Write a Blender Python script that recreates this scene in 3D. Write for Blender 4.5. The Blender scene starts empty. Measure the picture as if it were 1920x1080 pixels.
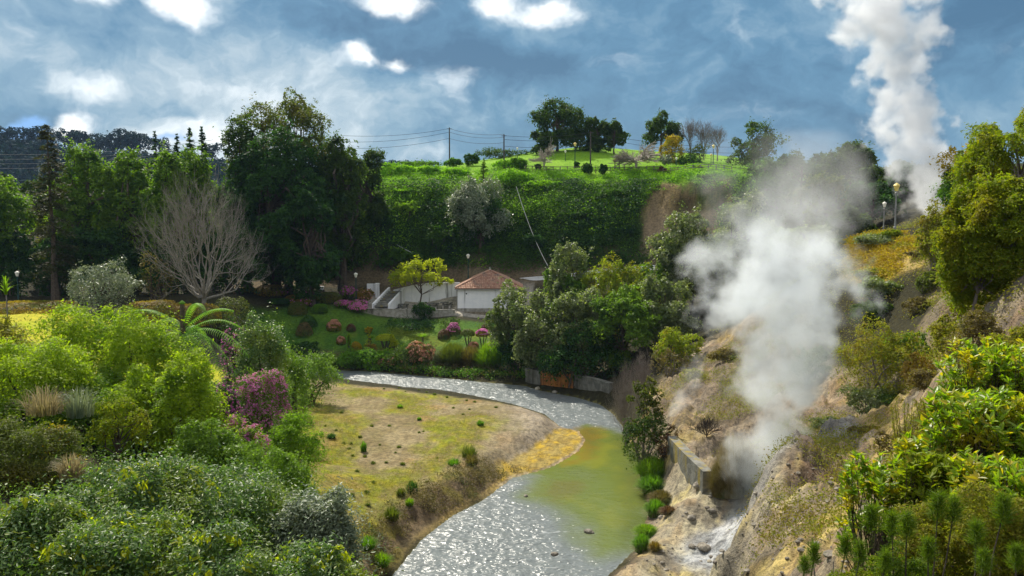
import bpy, math, random
import numpy as np
from mathutils import Vector
R = math.radians
S = bpy.context.scene
COL = S.collection
# ------------------------------------------------------------------ camera, sky, sun, exposure
F = 1500.0; PITCH = R(5.33); CAMZ = 18.0
cam = bpy.data.cameras.new('camera'); co = bpy.data.objects.new('camera', cam); COL.objects.link(co)
cam.sensor_width = 36; cam.lens = 36*F/1920; cam.clip_start = .1; cam.clip_end = 6000
co.location = (0, 0, CAMZ); co.rotation_euler = (R(90)-PITCH, 0, 0); S.camera = co
S.view_settings.view_transform = 'Standard'; S.view_settings.look = 'None'
S.view_settings.exposure = 0.45; S.view_settings.gamma = 1
S.cycles.max_bounces = 8; S.cycles.transmission_bounces = 6; S.cycles.volume_bounces = 3
S.cycles.diffuse_bounces = 3; S.cycles.glossy_bounces = 2
SUN_AZ, SUN_EL = -24.0, 47.0                       # degrees left of the view axis (+Y), above the horizon
sd = Vector((math.sin(R(SUN_AZ))*math.cos(R(SUN_EL)), math.cos(R(SUN_AZ))*math.cos(R(SUN_EL)), math.sin(R(SUN_EL))))
sl = bpy.data.lights.new('sun', 'SUN'); sl.energy = 5.0; sl.angle = R(.55); sl.color = (1, .93, .80)
so = bpy.data.objects.new('sun', sl); COL.objects.link(so); so.rotation_euler = sd.to_track_quat('Z', 'Y').to_euler()

def lin(h):
    h = h.lstrip('#'); v = [int(h[i:i+2], 16)/255 for i in (0, 2, 4)]
    return tuple((c/12.92 if c <= .04045 else ((c+.055)/1.055)**2.4) for c in v)

class NT:
    def __init__(s, tree): s.t = tree; s.n = tree.nodes; s.l = tree.links
    def node(s, typ, ins=None, **kw):
        n = s.n.new(typ)
        for k, v in kw.items(): setattr(n, k, v)
        for k, v in (ins or {}).items():
            sk = n.inputs[k]
            if hasattr(v, 'is_linked') or isinstance(v, bpy.types.NodeSocket): s.l.new(v, sk)
            else: sk.default_value = v
        return n
    def math(s, op, a, b=None, c=None, clamp=False):
        ins = {0: a}
        if b is not None: ins[1] = b
        if c is not None: ins[2] = c
        n = s.node('ShaderNodeMath', ins, operation=op); n.use_clamp = clamp; return n.outputs[0]
    def vmath(s, op, a, b=None):
        ins = {0: a}
        if b is not None: ins[1] = b
        n = s.node('ShaderNodeVectorMath', ins, operation=op)
        return n.outputs['Value'] if op in ('DOT_PRODUCT', 'LENGTH') else n.outputs[0]
    def mix(s, f, a, b, mode='MIX'):
        n = s.n.new('ShaderNodeMix'); n.data_type = 'RGBA'; n.blend_type = mode
        for k, v in ((0, f), (6, a), (7, b)):
            if isinstance(v, bpy.types.NodeSocket): s.l.new(v, n.inputs[k])
            else: n.inputs[k].default_value = (tuple(v)+(1,))[:4] if k > 0 else v
        return n.outputs[2]
    def noise(s, vec, scale, detail=4, rough=.55, dist=0, col=False):
        n = s.node('ShaderNodeTexNoise', {'Scale': scale, 'Detail': detail, 'Roughness': rough, 'Distortion': dist})
        if vec is not None: s.l.new(vec, n.inputs['Vector'])
        return n.outputs['Color' if col else 'Fac']
    def ramp(s, f, stops, interp='LINEAR'):
        n = s.n.new('ShaderNodeValToRGB'); n.color_ramp.interpolation = interp
        e = n.color_ramp.elements
        while len(e) < len(stops): e.new(.5)
        for i, (p, c) in enumerate(stops):
            e[i].position = p; e[i].color = (tuple(c)+(1,))[:4] if not isinstance(c, (int, float)) else (c, c, c, 1)
        s.l.new(f, n.inputs[0]); return n.outputs[0]
    def sstep(s, v, lo, hi, a=0., b=1.):
        n = s.node('ShaderNodeMapRange', {1: lo, 2: hi, 3: a, 4: b}, interpolation_type='SMOOTHSTEP'); s.l.new(v, n.inputs[0]); return n.outputs[0]

# world: Nishita sky seen through a broken deck of blue grey cloud
SKY_STRENGTH = .1
def pix_dir(px, py):
    u, v = (px-960)/F, (540-py)/F
    d = np.array([u, math.cos(PITCH)+v*math.sin(PITCH), -math.sin(PITCH)+v*math.cos(PITCH)]); return d/np.linalg.norm(d)
def azel(px, py):
    d = pix_dir(px, py); return math.atan2(d[0], d[1]), math.asin(d[2])
def build_world():
    w = bpy.data.worlds.new('World'); S.world = w; w.use_nodes = True; t = NT(w.node_tree); t.n.clear()
    sky = t.node('ShaderNodeTexSky'); sky.sky_type = 'NISHITA'; sky.sun_disc = False
    sky.sun_elevation = R(SUN_EL); sky.sun_rotation = R(SUN_AZ)
    tc = t.node('ShaderNodeTexCoord').outputs['Generated']
    sx = t.node('ShaderNodeSeparateXYZ'); t.l.new(tc, sx.inputs[0])
    az = t.math('ARCTAN2', sx.outputs[0], sx.outputs[1]); el = t.math('ARCSINE', sx.outputs[2])
    flat = t.node('ShaderNodeCombineXYZ', {0: t.math('MULTIPLY', az, 1.0), 1: t.math('MULTIPLY', el, 1.3)}).outputs[0]
    wcol = t.noise(flat, 5.0, 5, .6, col=True)
    wv = t.vmath('MULTIPLY', t.vmath('SUBTRACT', wcol, (.5, .5, .5)), (.16, .13, 0))
    pos = t.vmath('ADD', flat, wv)
    sp = t.node('ShaderNodeSeparateXYZ'); t.l.new(pos, sp.inputs[0])
    n1 = t.noise(pos, 2.6, 7, .52); n2 = t.noise(t.vmath('ADD', pos, (3.7, 1.3, 0)), 8.0, 6, .58)
    n4 = t.noise(t.vmath('ADD', pos, (8.7, 2.3, 0)), 22.0, 5, .6)
    c = t.math('ADD', t.math('ADD', t.math('MULTIPLY', n1, .66), t.math('MULTIPLY', n2, .30)), t.math('MULTIPLY', t.math('SUBTRACT', n4, .5), .24))
    c = t.math('MULTIPLY_ADD', t.math('SUBTRACT', c, .5), 1.45, .475)
    def blobs(lst):
        tot = None
        for (px, py, rx, ry, a) in lst:
            A, E = azel(px, py); sxx, syy = rx/F, ry/F*1.3
            dx = t.math('DIVIDE', t.math('SUBTRACT', sp.outputs[0], A), sxx); dy = t.math('DIVIDE', t.math('SUBTRACT', sp.outputs[1], E*1.3), syy)
            q = t.math('ADD', t.math('MULTIPLY', dx, dx), t.math('MULTIPLY', dy, dy))
            g = t.math('MULTIPLY', t.math('POWER', 2.718, t.math('MULTIPLY', q, -1.)), a)
            tot = g if tot is None else t.math('ADD', tot, g)
        return tot
    lightness = blobs([(120, 120, 260, 60, .10), (700, 190, 240, 70, .13), (1250, 90, 220, 60, .08), (380, 260, 180, 40, .15), (1000, 60, 150, 40, .06),
                       (850, 110, 200, 45, -.10), (540, 50, 130, 45, -.09), (1020, 130, 150, 45, -.13), (270, 215, 200, 22, -.09), (1800, 70, 260, 80, -.12),
                       (1500, 200, 300, 40, -.02), (60, 60, 160, 40, -.05), (1350, 30, 160, 40, -.06), (1850, 190, 200, 30, .06)])
    c2 = t.math('ADD', c, lightness)
    cloud = t.ramp(c2, [(.29, lin('#3a617f')), (.43, lin('#527c99')), (.54, lin('#7695aa')), (.65, lin('#a2b4bf')), (.79, lin('#dde4e7'))])
    cloud = t.mix(1.0, cloud, (10., 10., 10.), 'MULTIPLY')
    # breaks where the sun comes through the deck
    br = blobs([(205, 2, 50, 26, 1.25), (355, 20, 46, 32, 1.3), (720, 8, 60, 22, 1.2), (940, 0, 50, 22, 1.1), (1035, 25, 55, 18, 1.1), (660, 115, 42, 20, 1.2), (748, 128, 28, 18, 1.1),
                (110, 222, 34, 15, 1.2), (140, 165, 80, 16, .5), (825, 165, 40, 22, .5), (395, 250, 50, 22, .5), (1180, 118, 55, 20, .45), (1370, 80, 50, 20, .32)])
    n3 = t.noise(t.vmath('ADD', pos, (1.7, 5.3, 0)), 17.0, 5, .62)
    brf = t.sstep(t.math('ADD', br, t.math('ADD', t.math('MULTIPLY', t.math('SUBTRACT', n2, .5), 1.5), t.math('MULTIPLY', t.math('SUBTRACT', n3, .5), 1.2))), .10, 1.45)
    cloud = t.mix(brf, cloud, (12., 12., 11.6))
    hole = t.sstep(t.math('ADD', blobs([(10, 216, 46, 24, 1.15), (330, 262, 60, 10, .55)]), t.math('MULTIPLY', t.math('SUBTRACT', n2, .5), .8)), .35, .8)
    blue = t.mix(.80, sky.outputs[0], tuple(10*v for v in lin('#0a86d8')))
    gap = t.math('MULTIPLY', hole, t.math('SUBTRACT', 1., t.math('MULTIPLY', brf, .9)))
    colr = t.mix(gap, cloud, blue)
    colr = t.mix(.08, colr, sky.outputs[0])
    # unseen cloud overhead and behind the camera, brightened to fill the shaded fronts ahead
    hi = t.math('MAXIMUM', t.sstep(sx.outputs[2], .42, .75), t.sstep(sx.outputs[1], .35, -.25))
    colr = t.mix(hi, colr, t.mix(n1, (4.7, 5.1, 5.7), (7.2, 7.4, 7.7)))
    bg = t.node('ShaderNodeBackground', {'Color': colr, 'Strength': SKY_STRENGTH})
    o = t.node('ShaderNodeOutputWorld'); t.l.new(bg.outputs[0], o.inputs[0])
build_world()

# ------------------------------------------------------------------ helpers
def ray(px, py):
    u, v = (px-960)/F, (540-py)/F
    return np.array([u, math.cos(PITCH)+v*math.sin(PITCH), -math.sin(PITCH)+v*math.cos(PITCH)])
def W(px, py, Y=None, z=None):                     # world point on the ray through a photo pixel at depth Y or at height z
    d = ray(px, py); k = (Y/d[1]) if Y is not None else (z-CAMZ)/d[2]
    return np.array([0, 0, CAMZ]) + d*k
def hash3(ix, iy, iz, seed):
    h = (ix.astype(np.int64)*374761393 + iy.astype(np.int64)*668265263 + iz.astype(np.int64)*2147483647 + seed*1274126177) & 0xffffffff
    h = ((h ^ (h >> 13))*1274126177) & 0xffffffff
    return ((h ^ (h >> 16)) & 0xffff)/65535.0
def vnoise(x, y, z=0., seed=0):
    x = np.asarray(x, float); y = np.asarray(y, float); z = np.broadcast_to(np.asarray(z, float), x.shape)
    ix, iy, iz = np.floor(x), np.floor(y), np.floor(z); fx, fy, fz = x-ix, y-iy, z-iz
    fx, fy, fz = [f*f*(3-2*f) for f in (fx, fy, fz)]; r = 0
    for a in (0, 1):
        for b in (0, 1):
            for c in (0, 1):
                r = r + hash3(ix+a, iy+b, iz+c, seed)*(fx if a else 1-fx)*(fy if b else 1-fy)*(fz if c else 1-fz)
    return r
def fbm(x, y, z=0., o=4, seed=0, g=.5):
    r = 0; a = 1; s = 0; f = 1
    for i in range(o):
        r = r + a*vnoise(np.asarray(x)*f+i*17.3, np.asarray(y)*f-i*9.1, np.asarray(z)*f+i*3.7, seed+i); s += a; a *= g; f *= 2.03
    return r/s
def sm(a, b, x):
    t = np.clip((x-a)/(b-a), 0, 1); return t*t*(3-2*t)
def poly_sd(P, x, y):                              # signed distance, negative inside
    P = np.array([[float(p[0]), float(p[1])] for p in P]); x = np.asarray(x, float); y = np.asarray(y, float)
    d = np.full(x.shape, 1e18); ins = np.zeros(x.shape, bool)
    for i in range(len(P)):
        ax, ay = P[i]; bx, by = P[(i+1) % len(P)]; ex, ey = bx-ax, by-ay; L = ex*ex+ey*ey+1e-12
        t = np.clip(((x-ax)*ex+(y-ay)*ey)/L, 0, 1); d = np.minimum(d, (x-ax-t*ex)**2+(y-ay-t*ey)**2)
        if abs(ey) > 1e-9: ins ^= ((ay > y) != (by > y)) & (x < ex*(y-ay)/ey+ax)
    d = np.sqrt(d); return np.where(ins, -d, d)

# ------------------------------------------------------------------ terrain
RIVER = [W(px, py, z=0.) for px, py in [(560, 1330), (700, 1130), (735, 1080), (790, 1012), (850, 966), (905, 938), (960, 897), (1030, 878), (1085, 847), (1098, 826), (1086, 808), (1050, 800),
         (1020, 776), (960, 757), (890, 742), (820, 730), (740, 724), (640, 719), (540, 716), (430, 716), (430, 690), (540, 690), (620, 694), (700, 697), (820, 708), (900, 716), (985, 724), (1010, 732), (1080, 745),
         (1125, 758), (1152, 778), (1168, 800), (1185, 835), (1212, 860), (1208, 905), (1218, 960), (1188, 1034), (1140, 1080), (1080, 1150), (960, 1330)]]
SPIT = [W(px, py, z=.2) for px, py in [(940, 905), (1030, 882), (1090, 850), (1102, 826), (1086, 804), (1045, 800), (1030, 818), (985, 845), (930, 880)]]
C3 = []
def cp(*pts):
    for (px, py, Y) in pts: C3.append(W(px, py, Y))
def cz(*pts):
    for (x, y, z) in pts: C3.append(np.array([x, y, z], float))
# sandbar
for px, py in [(660, 735), (560, 760), (700, 770), (800, 790), (900, 790), (620, 860), (720, 880), (830, 880), (700, 980), (860, 830)]: C3.append(W(px, py, z=1.35))
C3.append(W(980, 790, z=1.1)); C3.append(W(960, 830, z=.8))
# garden slope, terrace
cp((600, 640, 99), (700, 630, 101), (800, 630, 101), (900, 625, 101), (520, 600, 102), (550, 562, 108), (640, 575, 107), (770, 594, 108), (850, 590, 108), (900, 582, 112), (800, 575, 114), (960, 580, 112))
cz((-24, 94, .8), (-10, 94, .8), (-2, 91, .7), (4, 88, .7), (-30, 98, 2.6))
cp((640, 548, 114.5), (560, 540, 114))
# road behind the long wall and slope foot
cz((-20, 118.5, 8.2), (-10, 118.5, 8.4), (0, 118, 8.9), (10, 117.5, 9.8), (20, 117, 10.8))
cp((650, 512, 119.3), (800, 512, 120), (1000, 495, 120), (1200, 480, 118.6))
cp((700, 440, 121.5), (900, 430, 123), (1050, 420, 123), (1150, 410, 122.5), (720, 392, 124.5), (900, 380, 127), (1050, 375, 127.5), (1150, 368, 126.5), (1260, 420, 120.5), (1280, 470, 119))
cp((700, 352, 130), (800, 340, 134), (950, 326, 137), (1100, 328, 135), (1240, 335, 130), (1310, 340, 125), (1370, 338, 124), (720, 340, 134))
cp((1050, 283, 158), (1200, 300, 152), (850, 312, 150), (700, 318, 142), (980, 300, 150), (1330, 305, 148), (1100, 275, 172), (1330, 290, 175))
cz((-40, 200, 22), (40, 220, 27), (90, 200, 24))
# right bank and ravine
cp((1100, 700, 87), (1180, 690, 82), (1250, 660, 80), (1300, 720, 63), (1400, 650, 67), (1350, 780, 55), (1380, 855, 48), (1250, 790, 56), (1320, 640, 78), (1450, 560, 80), (1500, 470, 95), (1350, 520, 100), (1150, 580, 100))
cz((8.5, 52, 1.1), (9.8, 46.5, .9), (9, 42, .8), (7.8, 39, .7), (11.6, 41.5, 1.3), (10.6, 44.2, 1.9), (6.5, 36, .6), (12.3, 43.5, 1.6), (10.6, 37, .9), (9.8, 34.5, .9), (8.5, 30, .8))
cz((12.0, 47.5, 3.2), (13.6, 47.5, 3.6), (12.0, 50.5, 3.3), (10.6, 53, 3.0), (9.4, 58, 2.2), (9.0, 66, 1.6), (9.0, 75, 1.5), (13.5, 44.5, 3.2))
cp((1376, 988, 33.5), (1400, 940, 35), (1440, 890, 37), (1480, 845, 40), (1530, 815, 42), (1600, 790, 43), (1440, 1000, 30), (1500, 950, 31), (1560, 900, 33), (1600, 850, 36), (1500, 1080, 21), (1440, 1080, 25), (1400, 1078, 28.5), (1600, 1000, 20), (1650, 900, 26))
cp((1650, 720, 45), (1750, 640, 44), (1560, 640, 58), (1620, 560, 58), (1680, 520, 58), (1720, 600, 49), (1780, 560, 45), (1600, 480, 66), (1690, 465, 63), (1730, 440, 66), (1655, 440, 68), (1580, 460, 70), (1800, 400, 74), (1900, 330, 85), (1540, 720, 50))
cz((14.6, 45, 4.6), (16, 41.8, 6.0))
cp((1850, 640, 25), (1910, 540, 26), (1850, 590, 32), (1820, 700, 24), (1750, 800, 22), (1900, 900, 10), (1760, 1060, 9), (1660, 1000, 14), (1900, 1080, 6), (1800, 950, 12), (1900, 720, 16))
cz((2, 2, 16.2), (0, -6, 16.4), (-4, 4, 15.6), (6, 5, 15.0), (2, 8, 12.6), (3, 14, 8.0), (4, 20, 4.4), (14, 10, 15.6), (20, 16, 16.5), (30, 30, 18), (45, 45, 20), (60, 70, 22), (70, 100, 24), (30, 0, 17), (-30, 0, 14), (50, 110, 22.5), (46, 135, 24))
# left slope under the shrubs
cz((-6, 12, 11.3), (-12, 12, 12), (-9, 18, 9.8), (-4, 19, 8.0), (-5, 26, 5.5), (-10, 27, 7.2), (-16, 31, 8.2), (-22, 36, 8.6), (-28, 40, 9), (-13, 41, 4.0), (-9.5, 40, 2.0), (-16, 46, 4.8), (-20, 44, 6.6), (-14, 52, 1.9), (-21, 56, 4.4), (-22, 68, 2.4), (-30, 58, 7.4), (-26, 60, 6.0), (-33, 75, 5.8), (-30, 84, 4.0),
   (-40, 72, 8), (-50, 74, 8), (-60, 75, 8), (-50, 62, 8.2), (-48, 83, 8), (-70, 80, 8.2), (-40, 50, 9), (-20, 24, 10), (-40, 20, 12))
cp((300, 590, 90), (400, 598, 90), (150, 572, 92), (100, 560, 100), (300, 553, 105), (450, 560, 100), (500, 540, 114), (20, 562, 100))
cz((-60, 130, 12), (-40, 132, 12), (-90, 120, 12), (-120, 180, 16), (-80, 200, 17), (-150, 100, 12), (150, 100, 30), (150, 200, 28), (-150, 260, 20), (0, 300, 26), (150, 300, 30))
CP = np.array(C3); MQ = 1.6
def _k(d2): return np.sqrt(d2+MQ*MQ)
_n = len(CP); _A = np.zeros((_n+3, _n+3)); _d = ((CP[:, None, :2]-CP[None, :, :2])**2).sum(-1)
_A[:_n, :_n] = _k(_d) - np.eye(_n)*.05; _A[:_n, _n] = 1; _A[:_n, _n+1:] = CP[:, :2]; _A[_n, :_n] = 1; _A[_n+1:, :_n] = CP[:, :2].T
_w = np.linalg.solve(_A, np.concatenate([CP[:, 2], [0, 0, 0]]))
def T0(x, y):
    x = np.asarray(x, float).ravel(); y = np.asarray(y, float).ravel(); out = np.zeros(len(x))
    for i in range(0, len(x), 40000):
        a, b = x[i:i+40000], y[i:i+40000]
        out[i:i+40000] = _k((a[:, None]-CP[None, :, 0])**2+(b[:, None]-CP[None, :, 1])**2) @ _w[:_n] + _w[_n]+_w[_n+1]*a+_w[_n+2]*b
    return out
HILLCLIFF = [W(*p) for p in [(1195, 520, 119), (1205, 400, 124), (1220, 345, 128), (1370, 335, 124), (1370, 420, 120), (1300, 500, 117)]]
MINERAL = [W(*p) for p in [(1400, 1090, 27), (1300, 1090, 33), (1130, 1090, 37.5), (1200, 1020, 39), (1225, 900, 45), (1230, 800, 54), (1200, 740, 62), (1290, 640, 78), (1440, 600, 74), (1560, 700, 51), (1640, 790, 43), (1780, 600, 46), (1760, 480, 58), (1860, 480, 40), (1980, 480, 26), (2000, 700, 18), (1700, 1000, 13), (1650, 1200, 10), (1450, 1200, 20)]]
def height(x, y, detail=True):
    x = np.asarray(x, float).ravel(); y = np.asarray(y, float).ravel()
    z = T0(x, y); z = np.maximum(z, .45)
    far = sm(230, 330, np.hypot(x, y)); z = z*(1-far)+(30+.02*x)*far
    s = poly_sd(RIVER, x, y)
    if detail:
        mi = sm(2, -1, poly_sd(MINERAL, x, y)); er = sm(1.0, 3.0, z)*sm(120, 60, np.hypot(x, y))
        z = z + (fbm(x*.5, y*.5, o=4, seed=3)-.5)*(.25+1.1*mi*er) + (np.abs(fbm(x*.9+y*.4, y*.35-x*.2, o=4, seed=9)-.5)-.12)*2.2*mi*er+(np.abs(fbm(x*1.7-y*.5, y*1.1+x*.3, o=3, seed=29)-.5)-.12)*.8*mi*er
        z = z + (fbm(x*2.6, y*2.6, o=3, seed=5)-.5)*(.10+.28*mi)
        hc = sm(3, -1, poly_sd(HILLCLIFF, x, y)); z = z + (fbm(x*.45, y*.25, z*.3, o=4, seed=14)-.5)*2.4*hc
        s = s + (fbm(x*.55, y*.55, o=3, seed=21)-.5)*1.1*sm(.3, 1.5, np.abs(s))
    sp = poly_sd(SPIT, x, y)
    z = np.where(sp < 1.2, z*sm(-.4, 1.2, sp)+(.14+.05*fbm(x*2, y*2, o=2, seed=4))*(1-sm(-.4, 1.2, sp)), z)
    if detail: z = z + sm(2.8, .8, np.abs(s))*sm(.9, 1.3, z)*sm(58, 54, y)*((fbm(x*1.5, y*1.5, o=3, seed=33)-.5)*1.0+(np.abs(fbm(x*3.2, y*3.2, o=2, seed=34)-.5)-.15)*.7)
    bw = 1.7+1.2*fbm(x*.2, y*.2, o=2, seed=31)
    k = sm(0, 1, np.clip(s/bw, 0, 1)**.8)
    top = np.maximum(z, .12)
    zz = .03+(top-.03)*k
    zz = np.where(s < 0, -.9*sm(0, 1.6, -s)-.02, zz)
    return zz
def H1(x, y): return float(height([x], [y])[0])
def hit(px, py, y0=5., y1=320.):
    d = ray(px, py); Y = np.geomspace(y0, y1, 700); P = d[None]*(Y/d[1])[:, None]
    dz = CAMZ+P[:, 2]-height(P[:, 0], P[:, 1]); i = int(np.argmax(dz < 0)) if (dz < 0).any() else len(Y)-1
    return np.array([P[i, 0], P[i, 1], height([P[i, 0]], [P[i, 1]])[0]])

def mesh_np(name, V, faces_flat, loop_n, mat=None, smooth=False):
    me = bpy.data.meshes.new(name); V = np.asarray(V, np.float32); nf = len(loop_n)
    me.vertices.add(len(V)); me.vertices.foreach_set('co', V.ravel())
    me.loops.add(len(faces_flat)); me.loops.foreach_set('vertex_index', np.asarray(faces_flat, np.int32))
    me.polygons.add(nf); st = np.zeros(nf, np.int32); st[1:] = np.cumsum(loop_n)[:-1]
    me.polygons.foreach_set('loop_start', st)
    me.polygons.foreach_set('use_smooth', np.full(nf, smooth, bool))
    me.update(calc_edges=True); me.validate()
    if mat: me.materials.append(mat)
    return me
def link(name, me, parent=None, loc=(0, 0, 0), rz=0):
    o = bpy.data.objects.new(name, me); COL.objects.link(o); o.location = loc; o.rotation_euler = (0, 0, rz)
    if parent: o.parent = parent
    return o
def tag(o, label=None, cat=None, group=None, kind=None):
    for k, v in (('label', label), ('category', cat), ('group', group), ('kind', kind)):
        if v: o[k] = v
    return o
def thing(name, label, cat, loc, rz=0, group=None, scale=None):
    o = link(name, None, None, loc, rz)
    if scale: o.scale = (scale,)*3
    return tag(o, label, cat, group)
def copy_tree(root, loc, rz, label, group=None, scale=None):
    def rec(o, par):
        c = o.copy(); COL.objects.link(c); c.parent = par
        for ch in [q for q in KIDS.get(o.name, [])]: rec(ch, c)
        return c
    r = rec(root, None); r.location = loc; r.rotation_euler = (0, 0, rz); r['label'] = label
    if group: r['group'] = group
    if scale: r.scale = (scale,)*3
    return r
KIDS = {}
def part(name, me, parent, label=None):
    o = link(name, me, parent); KIDS.setdefault(parent.name, []).append(o)
    if label: o['label'] = label
    return o

class MB:                                          # collects simple solids into one mesh
    def __init__(s): s.V = []; s.Fc = []; s.n = 0
    def add(s, v, f):
        s.V.append(np.asarray(v, float)); s.Fc += [tuple(i+s.n for i in q) for q in f]; s.n += len(v); return s
    def box(s, c, d, rz=0, taper=1.0):
        x, y, z = d[0]/2, d[1]/2, d[2]/2; v = np.array([(sx*x*(taper if sz > 0 else 1), sy*y*(taper if sz > 0 else 1), sz*z) for sz in (-1, 1) for sx, sy in ((-1, -1), (1, -1), (1, 1), (-1, 1))])
        ca, sa = math.cos(rz), math.sin(rz); v = np.stack([v[:, 0]*ca-v[:, 1]*sa, v[:, 0]*sa+v[:, 1]*ca, v[:, 2]], 1)+np.array(c)
        return s.add(v, [(3, 2, 1, 0), (4, 5, 6, 7), (0, 1, 5, 4), (1, 2, 6, 5), (2, 3, 7, 6), (3, 0, 4, 7)])
    def prism(s, P, z0, z1):
        n = len(P); v = [(p[0], p[1], z0) for p in P]+[(p[0], p[1], z1) for p in P]
        return s.add(v, [tuple(range(n-1, -1, -1)), tuple(range(n, 2*n))]+[(i, (i+1) % n, n+(i+1) % n, n+i) for i in range(n)])
    def lathe(s, prof, c=(0, 0, 0), seg=10):
        v = [(r*math.cos(2*math.pi*k/seg)+c[0], r*math.sin(2*math.pi*k/seg)+c[1], z+c[2]) for r, z in prof for k in range(seg)]; f = []
        for i in range(len(prof)-1):
            for k in range(seg): a = i*seg+k; b = i*seg+(k+1) % seg; f.append((a, b, b+seg, a+seg))
        f.append(tuple(range(seg-1, -1, -1))); f.append(tuple((len(prof)-1)*seg+k for k in range(seg))); return s.add(v, f)
    def tube(s, P, r, seg=5):
        P = np.asarray(P, float); n = len(P); r = np.broadcast_to(np.asarray(r, float), (n,))
        t = np.gradient(P, axis=0); t /= np.linalg.norm(t, axis=1)[:, None]+1e-9
        ref = np.where(np.abs(t[:, 2:3]) > .9, np.array([[1., 0, 0]]), np.array([[0, 0, 1.]])); a = np.cross(t, ref); a /= np.linalg.norm(a, axis=1)[:, None]+1e-9; b = np.cross(t, a)
        an = np.arange(seg)*2*math.pi/seg
        v = (P[:, None]+r[:, None, None]*(np.cos(an)[None, :, None]*a[:, None]+np.sin(an)[None, :, None]*b[:, None])).reshape(-1, 3)
        f = [(i*seg+k, i*seg+(k+1) % seg, (i+1)*seg+(k+1) % seg, (i+1)*seg+k) for i in range(n-1) for k in range(seg)]
        f.append(tuple(range(seg-1, -1, -1))); f.append(tuple((n-1)*seg+k for k in range(seg))); return s.add(v, f)
    def mesh(s, name, mat, smooth=False):
        V = np.concatenate(s.V) if s.V else np.zeros((0, 3)); return mesh_np(name, V, [i for f in s.Fc for i in f], [len(f) for f in s.Fc], mat, smooth)
    def build(s, name, mat, parent, label=None, smooth=False): return part(name, s.mesh(name, mat, smooth), parent, label)

# ------------------------------------------------------------------ materials
def new_mat(name):
    m = bpy.data.materials.new(name); m.use_nodes = True; t = NT(m.node_tree); t.n.clear()
    return m, t
def out(t, sh, vol=None):
    o = t.node('ShaderNodeOutputMaterial')
    if sh is not None: t.l.new(sh, o.inputs[0])
    if vol is not None: t.l.new(vol, o.inputs[1])
def leaf_mat(name, a, b, c=None, tr=None, tf=.42, rough=.58, spec=.16, nsc=.5, boost=1.25, share=0.):
    m, t = new_mat(name); rnd = t.node('ShaderNodeNewGeometry').outputs['Random Per Island']
    oc = t.node('ShaderNodeTexCoord').outputs['Object']
    k_ = boost; a, b = [tuple(min(.8, v*k_) for v in q) for q in (a, b)]; col = t.mix(rnd, a, b)
    if c is not None: col = t.mix(t.sstep(t.noise(oc, nsc, 3), .48, .66), col, tuple(v*k_ for v in c))
    if share: col = t.mix(t.math('GREATER_THAN', t.math('FRACT', t.math('MULTIPLY', rnd, 37.7)), 1-share), col, tuple(v*k_ for v in c))
    p = t.node('ShaderNodeBsdfPrincipled', {'Base Color': col, 'Roughness': rough, 'Specular IOR Level': spec})
    tcol = t.mix(1.0, col, tr or (1.7, 1.9, .55), 'MULTIPLY')
    tb = t.node('ShaderNodeBsdfTranslucent', {'Color': tcol})
    mx = t.node('ShaderNodeMixShader', {0: tf, 1: p.outputs[0], 2: tb.outputs[0]}); out(t, mx.outputs[0]); return m
def surf_mat(name, a, b, scale=2., rough=.8, bump=.3, bscale=None, spec=.25, metallic=0., streak=None, dist=.05):
    m, t = new_mat(name); oc = t.node('ShaderNodeTexCoord').outputs['Object']
    n = t.noise(oc, scale, 5, .6); col = t.mix(t.sstep(n, .35, .65), a, b)
    if streak:
        mp = t.node('ShaderNodeMapping', {'Scale': streak[1]}); t.l.new(oc, mp.inputs[0])
        col = t.mix(t.sstep(t.noise(mp.outputs[0], 1., 5, .6), streak[2], streak[3]), col, streak[0])
    p = t.node('ShaderNodeBsdfPrincipled', {'Base Color': col, 'Roughness': rough, 'Specular IOR Level': spec, 'Metallic': metallic})
    if bump: t.l.new(t.node('ShaderNodeBump', {'Strength': bump, 'Distance': dist, 'Height': t.noise(oc, bscale or scale*4, 4)}).outputs[0], p.inputs['Normal'])
    out(t, p.outputs[0]); return m
G = {}
def LM(k, *a, **kw): G[k] = leaf_mat(k, *a, **kw)
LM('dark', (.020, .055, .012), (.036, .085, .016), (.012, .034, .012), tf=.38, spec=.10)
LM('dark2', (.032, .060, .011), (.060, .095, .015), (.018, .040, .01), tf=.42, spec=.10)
LM('bright', (.135, .20, .008), (.22, .27, .012), (.065, .125, .010), tf=.5, boost=1.3)
LM('lumpy', (.070, .135, .009), (.115, .180, .011), (.036, .085, .009), tf=.48, spec=.25)
LM('yellow', (.22, .25, .010), (.29, .29, .012), (.17, .21, .01), tf=.55)
LM('olive', (.055, .080, .012), (.095, .110, .016), (.085, .078, .010), tf=.42)
LM('gold', (.24, .18, .010), (.30, .20, .010), (.17, .16, .01), tf=.5)
LM('amber', (.105, .150, .008), (.165, .190, .010), (.17, .150, .008), tf=.48, share=.08)
LM('silver', (.11, .145, .085), (.20, .235, .16), (.065, .10, .055), tr=(1.3, 1.3, .7), tf=.28, rough=.42, spec=.4)
LM('gloss', (.036, .080, .018), (.085, .135, .034), (.13, .16, .02), tf=.38, rough=.46, spec=.55, boost=1.5, share=.10)
LM('grey', (.085, .108, .044), (.155, .175, .088), (.062, .092, .020), tf=.42, rough=.45, spec=.4, boost=1.45)
LM('mid', (.072, .13, .014), (.12, .185, .020), (.048, .098, .014), tf=.46, rough=.45, boost=1.35)
LM('conifer', (.032, .040, .012), (.050, .050, .016), (.020, .024, .008), tf=.3)
LM('navy', (.006, .022, .030), (.011, .030, .038), tf=.2, spec=.05, rough=.8, boost=1.)  # blue of the hazy distance put into the leaf colour
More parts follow.
